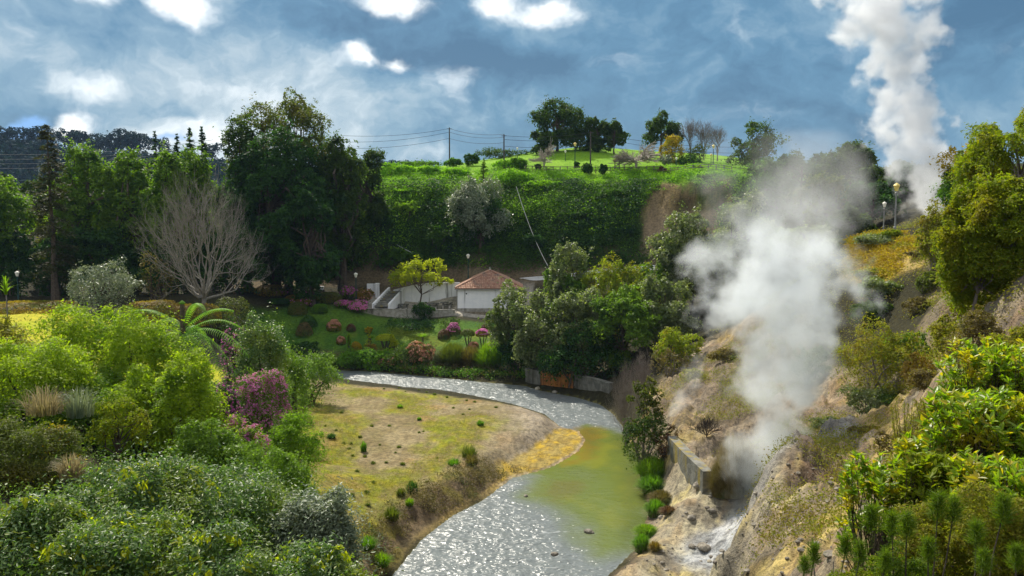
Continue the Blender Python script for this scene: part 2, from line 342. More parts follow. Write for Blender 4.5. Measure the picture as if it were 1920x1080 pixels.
LM('grass', (.06, .13, .010), (.10, .20, .012), (.045, .09, .01), tf=.5)
LM('lime', (.095, .18, .010), (.155, .235, .012), (.065, .13, .01), tf=.5)
LM('pink', (.55, .13, .36), (.70, .26, .52), (.62, .22, .36), tr=(1.2, 1.1, 1.2), tf=.4, boost=1.)
LM('magenta', (.46, .08, .32), (.62, .18, .46), (.50, .14, .28), tr=(1.2, 1.1, 1.2), tf=.4, boost=1.)
LM('salmon', (.46, .22, .15), (.54, .29, .18), (.38, .20, .10), tr=(1.2, 1.1, 1.), tf=.4, boost=1.)
LM('orange', (.60, .20, .07), (.64, .27, .05), tr=(1.2, 1.1, 1.), tf=.4, boost=1.)
LM('rust', (.13, .095, .016), (.19, .12, .02), (.09, .10, .016), tf=.4)
LM('maroon', (.075, .040, .022), (.11, .055, .03), (.045, .065, .018), tf=.35)
LM('straw', (.21, .18, .09), (.32, .27, .15), (.20, .18, .07), tr=(1.2, 1.15, .9), tf=.4, boost=1.)
LM('brownish', (.085, .072, .026), (.135, .10, .035), (.07, .085, .020), tf=.35)
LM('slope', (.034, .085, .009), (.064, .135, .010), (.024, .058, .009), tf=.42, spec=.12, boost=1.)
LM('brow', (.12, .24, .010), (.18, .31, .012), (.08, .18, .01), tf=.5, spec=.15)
LM('heath', (.11, .13, .012), (.19, .18, .016), (.16, .12, .022), tf=.48, share=.15)
LM('needle', (.055, .105, .008), (.11, .155, .010), tf=.45, boost=1.1)
LM('laurel', (.11, .19, .008), (.19, .25, .012), (.30, .24, .01), tf=.5, rough=.4, spec=.5, share=.16, nsc=1.6)
LM('moss', (.15, .17, .012), (.24, .22, .016), (.20, .15, .03), tf=.35, share=.2)
G['bark'] = surf_mat('bark', (.055, .040, .028), (.11, .085, .06), 6, .9, .5)
G['palebark'] = surf_mat('palebark', (.26, .225, .18), (.36, .32, .26), 4, .9, .4)
G['deadbark'] = surf_mat('deadbark', (.17, .155, .13), (.26, .24, .205), 4, .9, .4)
G['greybark'] = surf_mat('greybark', (.30, .265, .21), (.42, .38, .31), 3, .9, .3)
G['twig'] = surf_mat('twig', (.16, .13, .11), (.23, .20, .18), 3, .9, .2)
G['blacktwig'] = surf_mat('blacktwig', (.05, .04, .03), (.09, .07, .05), 3, .9, .2)
G['white'] = surf_mat('white', (.76, .77, .78), (.84, .84, .83), 1.2, .85, .15, streak=((.42, .42, .41), (1.6, 1.6, .12), .56, .74))
G['stained'] = surf_mat('stained', (.74, .75, .76), (.82, .82, .81), 1.2, .85, .15, streak=((.17, .17, .16), (1.1, 1.1, .10), .52, .68))
G['tile'] = None
G['stone'] = surf_mat('stone', (.26, .24, .20), (.40, .38, .33), 2.2, .9, .5, streak=((.13, .12, .09), (1.5, 1.5, .3), .5, .7))
G['stonewall'] = surf_mat('stonewall', (.13, .11, .075), (.27, .23, .16), 2.5, .95, .9, dist=.12)
G['concrete'] = surf_mat('concrete', (.12, .12, .105), (.22, .215, .19), 1.8, .9, .9, streak=((.24, .19, .05), (1.6, 1.6, .25), .50, .66))
G['darkconcrete'] = surf_mat('darkconcrete', (.10, .10, .085), (.19, .185, .155), 1.6, .9, .6, streak=((.06, .055, .035), (1.5, 1.5, .2), .48, .7))
G['rustwood'] = surf_mat('rustwood', (.28, .11, .025), (.42, .18, .045), 1.5, .85, .5, streak=((.09, .04, .018), (5, 5, .3), .48, .7))
G['greenmetal'] = surf_mat('greenmetal', (.012, .045, .04), (.02, .06, .05), 3, .5, 0)
G['greymetal'] = surf_mat('greymetal', (.20, .20, .19), (.28, .28, .27), 3, .5, 0, metallic=.4)
G['woodpole'] = surf_mat('woodpole', (.06, .05, .045), (.10, .085, .075), 3, .9, .2)
G['wire'] = surf_mat('wire', (.03, .03, .033), (.05, .05, .052), 3, .6, 0)
G['rope'] = surf_mat('rope', (.42, .42, .36), (.52, .52, .46), 3, .7, 0)
G['lampwhite'] = surf_mat('lampwhite', (.75, .72, .60), (.82, .80, .70), 3, .35, 0)
G['lampyellow'] = surf_mat('lampyellow', (.78, .60, .16), (.84, .68, .24), 3, .35, 0)
G['railwood'] = surf_mat('railwood', (.12, .095, .07), (.19, .16, .125), 3, .9, .2)
G['bluegate'] = surf_mat('bluegate', (.012, .03, .06), (.02, .045, .08), 3, .6, 0)
G['pipe'] = surf_mat('pipe', (.45, .46, .44), (.55, .56, .54), 3, .5, 0)
G['rock'] = surf_mat('rock', (.13, .115, .095), (.30, .27, .22), 3, .95, .8)
G['palerock'] = surf_mat('palerock', (.34, .30, .22), (.50, .46, .36), 3, .95, .8)
G['black'] = surf_mat('black', (.012, .012, .012), (.02, .02, .02), 3, .7, 0)

# ------------------------------------------------------------------ ground sheet
def world_poly(pts): return [W(*p) for p in pts]
def jit(x, y, s=.6, a=1.6, seed=40): return (fbm(x*s, y*s, o=4, seed=seed)-.5)*2*a
def build_ground():
    ang = np.concatenate([np.linspace(-150, -44, 40)[:-1], np.linspace(-44, 44, 660), np.linspace(44, 150, 40)[1:]])*math.pi/180
    rad = np.concatenate([np.geomspace(1.2, 300, 620), np.geomspace(310, 4000, 30)])
    A, Rr = np.meshgrid(ang, rad); x = (Rr*np.sin(A)).ravel(); y = (Rr*np.cos(A)).ravel(); z = height(x, y)
    na, nr = len(ang), len(rad)
    i = np.arange(nr-1)[:, None]*na+np.arange(na-1)[None]; Q = np.stack([i, i+1, i+1+na, i+na], -1).reshape(-1, 4)
    g = np.stack([x, y, z], 1)
    # --- what the ground is made of, area by area
    c = np.tile(np.array([.030, .028, .013]), (len(x), 1))
    def lay(w, col, var=None, s=.8, seed=50):
        nonlocal c
        col = np.array(col, float)
        if var is not None: col = col+(np.array(var, float)-col)*sm(.38, .62, fbm(x*s, y*s, o=4, seed=seed))[:, None]
        w = np.clip(w, 0, 1)[:, None]; c = c*(1-w)+col*w
    n2 = fbm(x*.35, y*.35, o=5, seed=61); n3 = fbm(x*1.2, y*1.2, o=4, seed=62); n4 = fbm(x*3.1, y*3.1, o=3, seed=63)
    def area(pts, e=1.0, a=1.2): return sm(e*.5, -e*.5, poly_sd(pts, x, y)+jit(x, y, .5, a))
    # far woodland and the hill
    lay(sm(105, 125, y)*sm(7.5, 9.5, z)*sm(-34, -26, x), (.020, .045, .008), (.034, .062, .010), .3)  # hill green darkened for the shade on the lower slope
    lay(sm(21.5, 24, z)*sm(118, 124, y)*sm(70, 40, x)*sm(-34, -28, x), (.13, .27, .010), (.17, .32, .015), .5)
    lay(area([(-24, 117.2), (22, 116), (24, 119), (0, 120), (-24, 120.5), (-40, 116), (-40, 112)], 1., .4), (.11, .085, .05), (.15, .12, .075))
    # bare cliff
    lay(sm(.6, -.6, poly_sd(HILLCLIFF, x, y)+jit(x, y, .3, 1.5)), (.115, .085, .035), (.17, .13, .06), .5)
    hcm = sm(.6, -.6, poly_sd(HILLCLIFF, x, y)+jit(x, y, .3, 1.5))
    lay(hcm*sm(.48, .6, fbm(x*1.1, z*.16, o=4, seed=151))*.8, (.055, .042, .02)); lay(hcm*sm(.55, .64, fbm(x*.4, z*.5, o=4, seed=152))*.8, (.05, .08, .014)); lay(hcm*sm(.56, .64, fbm(x*.3+9, z*1.2, o=4, seed=153))*.6, (.22, .165, .09))
    lay(sm(.6, -.6, poly_sd(HILLCLIFF, x, y)+jit(x, y, .3, 1.2))*sm(19.5, 16.5, z+jit(x, y, .2, 2)), (.30, .23, .15), (.22, .165, .10), .6)
    # lawns
    lay(area([(-80, 60), (-25, 52), (-24, 70), (-34, 76.5), (-46, 81), (-80, 82)], 1.5, .6), (.30, .33, .012), (.36, .34, .02), .25)
    lay(area([W(420, 600, 91), W(470, 570, 100), W(560, 560, 108), W(690, 585, 107), W(860, 600, 106), W(960, 600, 106), W(960, 680, 93), W(700, 690, 93), W(520, 680, 92)], 1.5, .5), (.040, .100, .010), (.065, .130, .012), .4)
    lay(sm(.55, .68, n2)*area([W(600, 600, 105), W(900, 610, 104), W(930, 660, 95), W(640, 670, 95)], 3, .5)*.6, (.13, .15, .012))
    lay(area([W(480, 690, 90), W(960, 690, 91), (10, 86), (8, 92), (-10, 97), (-40, 97)], 1.5, .6)*.7, (.045, .05, .018), (.08, .075, .03))
    lay(area([W(683, 590, 107.5), W(860, 590, 107.5), W(1000, 585, 110), W(1000, 560, 116.5), W(690, 560, 116.5)], .6, .1), (.27, .25, .21), (.36, .33, .28), .8)
    # sandbar
    bar = area([W(540, 720, z=1.3), W(640, 717, z=1.3), W(760, 722, z=1.2), W(900, 742, z=1), W(1010, 770, z=.5), W(1060, 800, z=.2), W(960, 890, z=.5), W(880, 925, z=.5), W(750, 1010, z=.5), W(690, 1090, z=.5), W(560, 1000, 38), W(540, 880, 50)], 1., .4)
    lay(bar, (.175, .145, .066), (.245, .20, .110), .5)
    moss = sm(.44, .60, fbm(x*.22+3, y*.16, o=5, seed=71)+.10*(n3-.5)+.06*sm(-6, -11, x)-.09*sm(-5.5, -1, x)+.05*sm(52, 44, y))
    lay(bar*moss*sm(2.2, -1.5, x+jit(x, y, .3, 1.))*(.45+.5*sm(.35, .6, n3)), (.235, .215, .014), (.185, .205, .012), 1.3)
    lay(bar*sm(.50, .60, fbm(x*1.6, y*.9, o=4, seed=172))*.55, (.16, .12, .06))
    lay(bar*moss*sm(.60, .70, n4)*.8, (.16, .20, .012))
    lay(bar*sm(.60, .68, fbm(x*.3+9, y*.3, o=4, seed=77))*.45, (.28, .17, .06))
    lay(bar*sm(-3.0, 2.0, x+jit(x, y, .4, 1.2))*sm(44, 50, y), (.30, .255, .19), (.22, .185, .14), .7)
    lay(bar*sm(.57, .66, n4)*.45, (.13, .10, .05))
    # cut bank of the sandbar
    cut = sm(1.25, .95, z)*bar*sm(56, 50, y)*sm(-1.5, -2.5, x-.12*(y-44)+jit(x, y, .5, .5)-2.5)
    lay(cut, (.075, .052, .030), (.17, .125, .075), 1.4, 81)
    lay(cut*sm(.5, .62, n3)*.8, (.14, .12, .02))
    lay(cut*sm(.22, .08, z)*.8, (.36, .26, .08))
    lay(sm(.25, -.25, poly_sd(SPIT, x, y)+jit(x, y, .9, .5)), (.38, .26, .030), (.28, .215, .07), 1.4, 83)
    lay(sm(.25, -.25, poly_sd(SPIT, x, y)+jit(x, y, .9, .5))*sm(.50, .62, n4)*.75, (.20, .14, .04))
    rs = poly_sd(RIVER, x, y)
    lay(sm(.6, -.1, poly_sd(SPIT, x, y))*sm(.45, .1, rs)*sm(-.1, .02, rs), (.36, .30, .20), (.14, .11, .07), 3)
    # right bank: altered, bleached and stained earth
    mi = sm(1.2, -1.2, poly_sd(MINERAL, x, y)+jit(x, y, .5, 1.2))
    lay(mi, (.235, .195, .135), (.15, .12, .088), .45, 91)
    lay(mi*sm(.5, .64, fbm(x*.7, y*.7, o=5, seed=92))*.8, (.44, .37, .25), (.36, .30, .22), 2.)
    lay(mi*sm(.52, .62, fbm(x*.4+5, y*.4, z*.6, o=4, seed=93))*.75, (.34, .245, .07), (.42, .33, .10), 1.5)
    lay(mi*sm(.55, .66, fbm(x*.6+15, y*.6, z*.4, o=4, seed=94))*.7, (.155, .105, .085))
    lay(mi*sm(39, 47, y)*sm(2.5, 4, z)*.85, (.125, .10, .068), (.185, .15, .108), .6, 191)
    lay(mi*sm(39, 47, y)*sm(2.5, 4, z)*sm(.54, .64, fbm(x*.5, y*.5, z*.5, o=4, seed=193))*.7, (.26, .19, .06), (.33, .28, .20), 1.1)
    lay(mi*sm(.52, .64, n4)*.6, (.10, .085, .07))
    lay(mi*sm(.60, .68, fbm(x*.9+25, y*.9, o=3, seed=95))*.3, (.33, .21, .11))
    low = sm(1.0, -.6, poly_sd([(5.5, 30), (6.2, 36), (8.0, 41), (8.8, 47), (9.2, 50.5), (10.6, 49), (12.2, 45), (13, 41), (11.8, 37), (11, 30)], x, y)+jit(x, y, .6, .6))
    lay(low, (.36, .325, .225), (.27, .235, .17), .9, 96)
    lay(low*sm(.50, .62, fbm(x*.8, y*.8, o=4, seed=97))*.65, (.42, .35, .13))
    lay(low*sm(.56, .64, fbm(x*1.1+7, y*1.1, o=4, seed=98))*.8, (.15, .135, .11))
    lay(low*sm(.54, .62, fbm(x*2.6, y*2.2, o=4, seed=198))*.7, (.13, .115, .09)); lay(low*sm(.62, .70, fbm(x*.9+30, y*.9, o=3, seed=199))*.3, (.30, .19, .08))
    lay(sm(.8, -.6, poly_sd([(8.6, 39.4), (9.6, 40.8), (11.8, 42.5), (13, 42.5), (12.6, 39.5), (11.6, 37.5), (10.2, 36.6), (9.8, 38)], x, y)+jit(x, y, .8, .7)), (.27, .285, .295), (.40, .41, .42), 1.6, 99)
    lay(sm(.8, -.6, poly_sd([(8.6, 39.4), (9.6, 40.8), (11.8, 42.5), (13, 42.5), (12.6, 39.5), (11.6, 37.5), (10.2, 36.6), (9.8, 38)], x, y))*sm(.54, .62, fbm(x*1.2+y*.3, y*3.4, o=4, seed=299))*.8, (.10, .10, .10))
    lay(sm(.6, -.4, poly_sd([W(1440, 960, 34), W(1500, 900, 36), W(1620, 830, 40), W(1600, 790, 43), W(1500, 830, 41), W(1430, 890, 38), W(1376, 985, 34)], x, y)+jit(x, y, .5, .9)), (.23, .22, .20), (.14, .13, .12), .9, 101)
    lay(area([W(1390, 1000, 33), W(1440, 940, 34), W(1400, 1080, 28), W(1380, 1080, 30)], 1., .4)*.5, (.20, .165, .12), (.28, .24, .19), 1.2)
    # dry yellow slope above, green right shoulder
    lay(area([W(1575, 500, 66), W(1590, 450, 70), W(1660, 440, 69), W(1740, 455, 64), W(1720, 520, 58), W(1620, 560, 58)], 1., .8), (.40, .29, .045), (.33, .25, .09), 1.)
    lay(area([W(1800, 480, 45), W(1960, 420, 60), W(1960, 300, 90), W(1740, 360, 80), W(1740, 440, 68)], 2, 1.)*.8, (.06, .075, .018))
    steep = sm(.85, 1.25, mi*1.)*0
    # river bed
    lay(sm(.02, -.05, z), (.13, .125, .035), (.20, .18, .06), .6)
    lay(sm(.05, -.1, z)*sm(-3.2, -.6, rs)*area([W(1060, 800, z=0), W(1150, 800, z=0), W(1140, 850, z=0), W(1090, 880, z=0), W(1040, 880, z=0)], 1, .4), (.42, .19, .02))
    m, t = new_mat('ground'); oc = t.node('ShaderNodeTexCoord').outputs['Object']
    at = t.node('ShaderNodeVertexColor', layer_name='soil').outputs[0]
    n = t.noise(oc, 3.2, 6, .65); nf = t.noise(oc, 14., 4, .65)
    f = t.math('ADD', t.math('MULTIPLY', t.sstep(n, .3, .7), .8), t.math('MULTIPLY', t.sstep(nf, .3, .7), .55))
    col = t.mix(1., at, t.ramp(t.math('ADD', f, .0), [(0., (.42, .40, .38)), (.66, (1, 1, 1)), (1., (1.35, 1.3, 1.2))]), 'MULTIPLY')
    p = t.node('ShaderNodeBsdfPrincipled', {'Base Color': col, 'Roughness': .95, 'Specular IOR Level': .12})
    hgt = t.math('ADD', n, t.math('MULTIPLY', nf, .35))
    t.l.new(t.node('ShaderNodeBump', {'Strength': .9, 'Distance': .16, 'Height': hgt}).outputs[0], p.inputs['Normal']); out(t, p.outputs[0])
    me = mesh_np('ground', g, Q.ravel(), np.full(len(Q), 4), m, True)
    ca = me.color_attributes.new('soil', 'FLOAT_COLOR', 'POINT'); ca.data.foreach_set('color', np.concatenate([c, np.ones((len(c), 1))], 1).astype(np.float32).ravel())
    tag(link('ground', me), kind='structure')
build_ground()

# ------------------------------------------------------------------ river
def build_river():
    ang = np.linspace(-30, 24, 640)*math.pi/180; rad = np.geomspace(24, 110, 620)
    A, Rr = np.meshgrid(ang, rad); x = (Rr*np.sin(A)).ravel(); y = (Rr*np.cos(A)).ravel()
    s = poly_sd(RIVER, x, y); na = len(ang)
    calm = sm(2.2, -2.0, poly_sd([W(*p, z=0.) for p in [(1040, 815), (1100, 800), (1180, 812), (1240, 860), (1240, 960), (1150, 940), (1080, 925), (1030, 908), (1000, 900), (985, 878)]], x, y)+jit(x, y, .45, 1.6))
    half = sm(2.5, -2.0, poly_sd([W(*p, z=0.) for p in [(1000, 890), (1240, 880), (1240, 990), (1210, 1040), (1120, 1045), (1060, 975), (985, 930)]], x, y)+jit(x, y, .4, 1.2))*.72
    spk = sm(1.0, -.5, poly_sd([W(*p, z=0.) for p in [(1050, 885), (1085, 878), (1120, 890), (1110, 905), (1070, 893)]], x, y))
    calm = np.maximum(calm, half)*(1-.35*spk); rough = 1-calm
    # flow direction warps the wave field; chop of 5-10 cm where the river runs fast
    w1 = fbm(x*.9, y*1.6, o=4, seed=110); w2 = fbm(x*2.6+.6*y, y*3.2, o=3, seed=111); w3 = fbm(x*.35, y*.5, o=2, seed=113)
    z = rough*((1-np.abs(2*w1-1))*.12+(1-np.abs(2*w2-1))*.05-.10)*(0.6+.8*w3)+(.006*(w2-.5))*calm
    edge = sm(.0, -1.0, s); z = z*edge
    i = np.arange(len(rad)-1)[:, None]*na+np.arange(na-1)[None]; Q = np.stack([i, i+1, i+1+na, i+na], -1).reshape(-1, 4)
    Q = Q[(s[Q].min(1) < .7)]; used = np.unique(Q); rm = np.full(len(x), -1); rm[used] = np.arange(len(used)); Q = rm[Q]
    x, y, z, calm, s = x[used], y[used], z[used], calm[used], s[used]
    n = fbm(x*.5, y*.35, o=5, seed=115)
    c = np.tile(np.array([.150, .168, .168]), (len(x), 1))
    def lay(w, col):
        nonlocal c
        w = np.clip(w, 0, 1)[:, None]; c = c*(1-w)+np.array(col)*w
    lay(sm(.15, .75, calm), (.120, .148, .030)); lay(sm(.5, .95, calm)*sm(.4, .65, n), (.170, .182, .028))
    lay(sm(.2, .9, calm)*sm(-2.2, -.2, s+.6*jit(x, y, .6, .5))*sm(0, 1.5, x-5.0)*.7, (.07, .09, .03))
    P = [W(*p, z=0.) for p in [(1070, 800), (1112, 803), (1122, 818), (1108, 838), (1085, 862), (1066, 872), (1092, 846)]]
    lay(sm(.9, -.7, poly_sd(P, x, y)+jit(x, y, .9, 1.6))*.45, (.22, .125, .018))
    P = [W(*p, z=0.) for p in [(1035, 905), (1075, 905), (1080, 925), (1040, 938), (1015, 925)]]
    lay(sm(.9, -.5, poly_sd(P, x, y)+jit(x, y, .9, 1.2))*.4, (.14, .10, .03))
    m, t = new_mat('river'); oc = t.node('ShaderNodeTexCoord').outputs['Object']
    at = t.node('ShaderNodeVertexColor', layer_name='bed').outputs[0]; ca_ = t.node('ShaderNodeAttribute', attribute_name='calm').outputs['Fac']
    run = t.math('SUBTRACT', 1., ca_)
    mp = t.node('ShaderNodeMapping', {'Scale': (.75, 1.7, 1.), 'Rotation': (0, 0, .12)}); t.l.new(oc, mp.inputs[0])
    b1 = t.noise(mp.outputs[0], 1.5, 2.5, .55, .9); b2 = t.noise(mp.outputs[0], 4.2, 1.5, .5, .4)
    hgt = t.math('ADD', b1, t.math('MULTIPLY', b2, .35))
    st = t.math('ADD', t.math('MULTIPLY', run, .86), .10)
    bmp = t.node('ShaderNodeBump', {'Strength': st, 'Distance': .19, 'Height': hgt}).outputs[0]
    foam = t.math('MULTIPLY', t.sstep(t.math('ADD', b1, t.math('MULTIPLY', b2, .3)), .80, .98), t.sstep(run, .3, .9))
    col = t.mix(foam, at, (.72, .75, .75))
    p = t.node('ShaderNodeBsdfPrincipled', {'Base Color': col, 'Roughness': t.math('ADD', t.math('MULTIPLY', run, .19), .09), 'IOR': 1.33, 'Specular IOR Level': .6})
    t.l.new(bmp, p.inputs['Normal']); out(t, p.outputs[0])
    me = mesh_np('river', np.stack([x, y, z], 1), Q.ravel(), np.full(len(Q), 4), m, True)
    a = me.color_attributes.new('bed', 'FLOAT_COLOR', 'POINT'); a.data.foreach_set('color', np.concatenate([c, np.ones((len(c), 1))], 1).astype(np.float32).ravel())
    a = me.attributes.new('calm', 'FLOAT', 'POINT'); a.data.foreach_set('value', calm.astype(np.float32))
    tag(link('river', me), kind='structure')
build_river()

# ------------------------------------------------------------------ plant builders
def unit(v): return v/(np.linalg.norm(v, axis=-1, keepdims=True)+1e-9)
def rdir(rng, n): return unit(rng.normal(size=(n, 3)))
def leaf_mesh(name, P, N, size, mat, rng, aspect=.45, shape='q', T=None, fold=.25, jitter=.35):
    n = len(P); N = unit(N); r = rdir(rng, n) if T is None else unit(T+.35*rdir(rng, n))
    T_ = unit(r-(r*N).sum(1)[:, None]*N); B = np.cross(N, T_)
    L = size*(1-jitter+2*jitter*rng.random(n))[:, None]*.5; w = L*aspect
    if shape == 'q':
        V = np.stack([P-T_*L, P+B*w-T_*L*.1, P+T_*L, P-B*w-T_*L*.1], 1).reshape(-1, 3); k = 4; fl = np.arange(n*4); ln = np.full(n, 4)
    else:
        up = N*w*fold
        V = np.stack([P-T_*L, P+B*w*.9-T_*L*.3+up, P+B*w*.8+T_*L*.35+up, P+T_*L, P-B*w*.8+T_*L*.35+up, P-B*w*.9-T_*L*.3+up], 1).reshape(-1, 3)
        b = np.arange(n)[:, None]*6; fl = np.concatenate([b+np.array([[0, 1, 2, 3]]), b+np.array([[0, 3, 4, 5]])], 1).ravel(); ln = np.full(2*n, 4)
    return mesh_np(name, V, fl, ln, mat)
def lumps(c, r, n, rng, sub=(.32, .55), bottom=-.6, cone=0.):
    # irregular set of ellipsoid lumps filling an ellipsoid c, r
    out_ = []; c = np.array(c, float); r = np.array(r, float)
    for i in range(n):
        for _ in range(30):
            d = rng.uniform(-1, 1, 3); q = np.linalg.norm(d)
            if q < 1 and d[2] > bottom: break
        d = d/max(q, .01)*(q**.5)*.74
        if cone: d[:2] *= 1-cone*(d[2]*.5+.5)
        s = rng.uniform(*sub); k = 1-.25*rng.random(3); k[2] *= .85
        out_.append((c+d*r, r*s*k))
    return out_
def spray_points(blobs, n, rng, spread=.16, per=14, low=.35, inner=.12, flat=.5):
    # leaves gathered in sprays on the outside of the lumps
    C = np.array([b[0] for b in blobs]); Rr = np.array([b[1] for b in blobs]); ar = (Rr[:, 0]*Rr[:, 1]+Rr[:, 0]*Rr[:, 2])
    ns = max(4, n//per); i = rng.choice(len(C), ns*3, p=ar/ar.sum()); d = rdir(rng, ns*3)
    keep = (d[:, 2] > -.25) | (rng.random(ns*3) < low); i, d = i[keep][:ns*2], d[keep][:ns*2]
    rad = 1-inner*2.2*rng.random(len(i))**1.6; p = C[i]+d*Rr[i]*rad[:, None]
    ok = np.ones(len(p), bool)
    for k in range(len(C)):
        q = (((p-C[k])/Rr[k])**2).sum(1); ok &= (q > .62) | (i == k)
    p, d, i = p[ok][:ns], d[ok][:ns], i[ok][:ns]
    sz = Rr[i].mean(1)*spread*(.6+.8*rng.random(len(p)))
    off = rng.normal(size=(len(p), per, 3)); dd = unit(d+np.array([0, 0, .5]))
    off -= (off*dd[:, None]).sum(-1, keepdims=True)*dd[:, None]*(1-flat)
    P = (p[:, None]+off*sz[:, None, None]).reshape(-1, 3); D = np.repeat(dd, per, 0)
    return P, D
def trunk_mesh(mb, base, top, r0, r1, rng, wob=.04, n=6, seg=7):
    t = np.linspace(0, 1, n)[:, None]; P = np.array(base)+(np.array(top)-np.array(base))*t; L = np.linalg.norm(np.array(top)-np.array(base))
    P[1:-1, :2] += rng.normal(size=(n-2, 2))*wob*L*.4; r = r0+(r1-r0)*t[:, 0]**.8; r[0] *= 1.35
    mb.tube(P, r, seg); return P
def bbox_world(x0, y0, x1, y1, Y, ground=True):
    a = W((x0+x1)/2, y0, Y); w = (x1-x0)/F*Y; gz = H1(a[0], Y); zb = W((x0+x1)/2, y1, Y)[2]
    return a[0], w, a[2], zb, gz
NSEED = [1000]
def nrng(seed=None):
    NSEED[0] += 1; return np.random.default_rng(seed if seed is not None else NSEED[0])
FN = {'tree': 'crown', 'bush': 'foliage'}
def plant(name, label, cat, box, Y, mat, leaf=.4, n=6000, lump=12, group=None, kind='bush', aspect=.5, shape='q', stem='bark', depth=.85, sub=(.34, .55), extra=None,
          spread=.2, per=14, up=.5, low=.35, cone=0., trunkr=None, seed=None, bottom=-.6, flat=.5, parts=None, lean=0.):
    # box: the plant's outline in photo pixels at depth Y; it is stood on the ground there
    rng = nrng(seed); cx, w, zt, zb, gz = bbox_world(*box, Y)
    base = np.array([cx+lean, Y, min(gz, zb)-.05 if gz < zb+.3 else gz-.05]); zb = max(zb, base[2])
    root = thing(name, label, cat, tuple(base), 0, group)
    if kind == 'bush' and zb > gz+.1: z_ = gz+.08*(zt-gz); n = int(n*min(1.6, ((zt-z_)/(zt-zb))**.7)); lump = int(lump*min(1.6, (zt-z_)/(zt-zb))); zb = z_
    h = zt-zb; c = np.array([cx, Y, (zt+zb)/2])-base; r = np.array([w/2, w/2*depth, h/2])*1.05
    bl = lumps(c, r, lump, rng, sub, bottom, cone)
    if kind == 'bush': bl.append((c-np.array([0, 0, h*.12]), r*np.array([.72, .72, .72])))
    P, D = spray_points(bl, n, rng, spread, per, low, flat=flat)
    rel = P-c; q_ = rel/(w*.17+.05); f_ = 1+.55*(fbm(q_[:, 0]+cx, q_[:, 1], q_[:, 2], o=3, seed=int(abs(cx)*31) % 997)-.5)
    st = np.repeat(rng.random(len(P)//per+1) < .06, per)[:len(P)]; f_ = np.where(st, f_*np.repeat(rng.uniform(1.05, 1.28, len(P)//per+1), per)[:len(P)], f_); P = c+rel*f_[:, None]
    P[:, 2] = np.maximum(P[:, 2], .02)
    N = D*up+rdir(rng, len(P))*.62+np.array([0, 0, .25])
    part(FN[kind], leaf_mesh(FN[kind], P, N, leaf, G[mat], rng, aspect, shape), root)
    mb = MB(); H = c[2]+r[2]; tr = trunkr or max(.03, .02*H+.008*w)
    top = np.array([c[0]*.6, 0, c[2]+r[2]*.35])
    if kind == 'tree':
        TP = trunk_mesh(mb, (0, 0, -.2), top, tr, tr*.35, rng)
        for b in bl:
            s = TP[rng.integers(2, 5)]; mid = (s+b[0])/2+rng.normal(size=3)*.05*H; mb.tube(np.array([s, mid, b[0], b[0]+(b[0]-s)*.12]), [tr*.42, tr*.28, tr*.14, tr*.05], 5)
        mb.build('trunk', G[stem], root)
    else:
        for b in bl[:min(len(bl), 9)]:
            s = np.array([rng.uniform(-.15, .15)*w, rng.uniform(-.1, .1)*w, -.1]); mid = s*.5+b[0]*.5+np.array([0, 0, .08*H]); mb.tube(np.array([s, mid, b[0]*.97]), [tr*.6, tr*.4, tr*.15], 5)
        mb.build('stems', G[stem], root)
    for (pn, pm, frac, ls, zlo) in (extra or []):  # flowers or fresh shoots scattered on the same lumps
        k = max(20, int(n*frac)); P2, D2 = spray_points(bl, k, rng, spread*.55, max(5, per//2), .1, inner=.04)
        P2 = P2+D2*leaf*.4; sel = P2[:, 2] > c[2]-r[2]*(1-2*zlo); P2, D2 = P2[sel], D2[sel]
        part(pn, leaf_mesh(pn, P2, D2+.5*rdir(rng, len(P2)), ls, G[pm], rng, .8 if pn == 'flowers' else .42, shape, T=None if pn == 'flowers' else D2+np.array([0, 0, 1.])), root)
    return root, bl
def dome(name, label, cat, box, Y, mat, leaf=.12, n=1500, group=None, extra=None, mushroom=False, squareness=2.):
    # clipped shrub: a close-leaved dome with an even outline
    rng = nrng(); cx, w, zt, zb, gz = bbox_world(*box, Y); root = thing(name, label, cat, (cx, Y, gz), 0, group)
    H = zt-gz; rz = (H if not mushroom else H*.36); cz_ = H-rz; d = rdir(rng, n*2); d = d[d[:, 2] > (-.15 if mushroom else -.05)][:n]
    q = (np.abs(d)**squareness).sum(1)**(-1/squareness); d = d*q[:, None]; rr = 1-.10*rng.random(len(d))
    P = d*np.array([w/2, w/2*.9, rz])*(rr*(.93+.16*fbm(d[:, 0]*2+w, d[:, 1]*2, d[:, 2]*2, o=2, seed=int(w*100))))[:, None]+np.array([0, 0, cz_])
    N = unit(d)+.55*rdir(rng, len(d))+np.array([0, 0, .2])
    part('foliage', leaf_mesh('foliage', P, N, leaf, G[mat], rng, .55), root)
    mb = MB()
    for k in range(5):
        a = k*1.26; mb.tube([(0.1*w*math.cos(a), .1*w*math.sin(a), -.1), (w*.22*math.cos(a), w*.2*math.sin(a), cz_*.6+.05), (w*.3*math.cos(a), w*.3*math.sin(a), cz_+rz*.5)], [.03*w+.01, .025*w+.01, .01], 5)
    mb.build('stems', G['blacktwig'], root)
    for (pn, pm, frac, ls, zlo) in (extra or []):
        k = int(n*frac); sel = rng.permutation(len(P))[:k]; sel = sel[P[sel, 2] > cz_+rz*zlo]
        cl = fbm(P[sel, 0]*3/w+7, P[sel, 1]*3/w, P[sel, 2]*3, o=2, seed=5) > .42; sel = sel[cl]
        part(pn, leaf_mesh(pn, P[sel]+unit(d[sel])*ls*.35, unit(d[sel])+.5*rdir(rng, len(sel)), ls, G[pm], rng, .85), root)
    return root
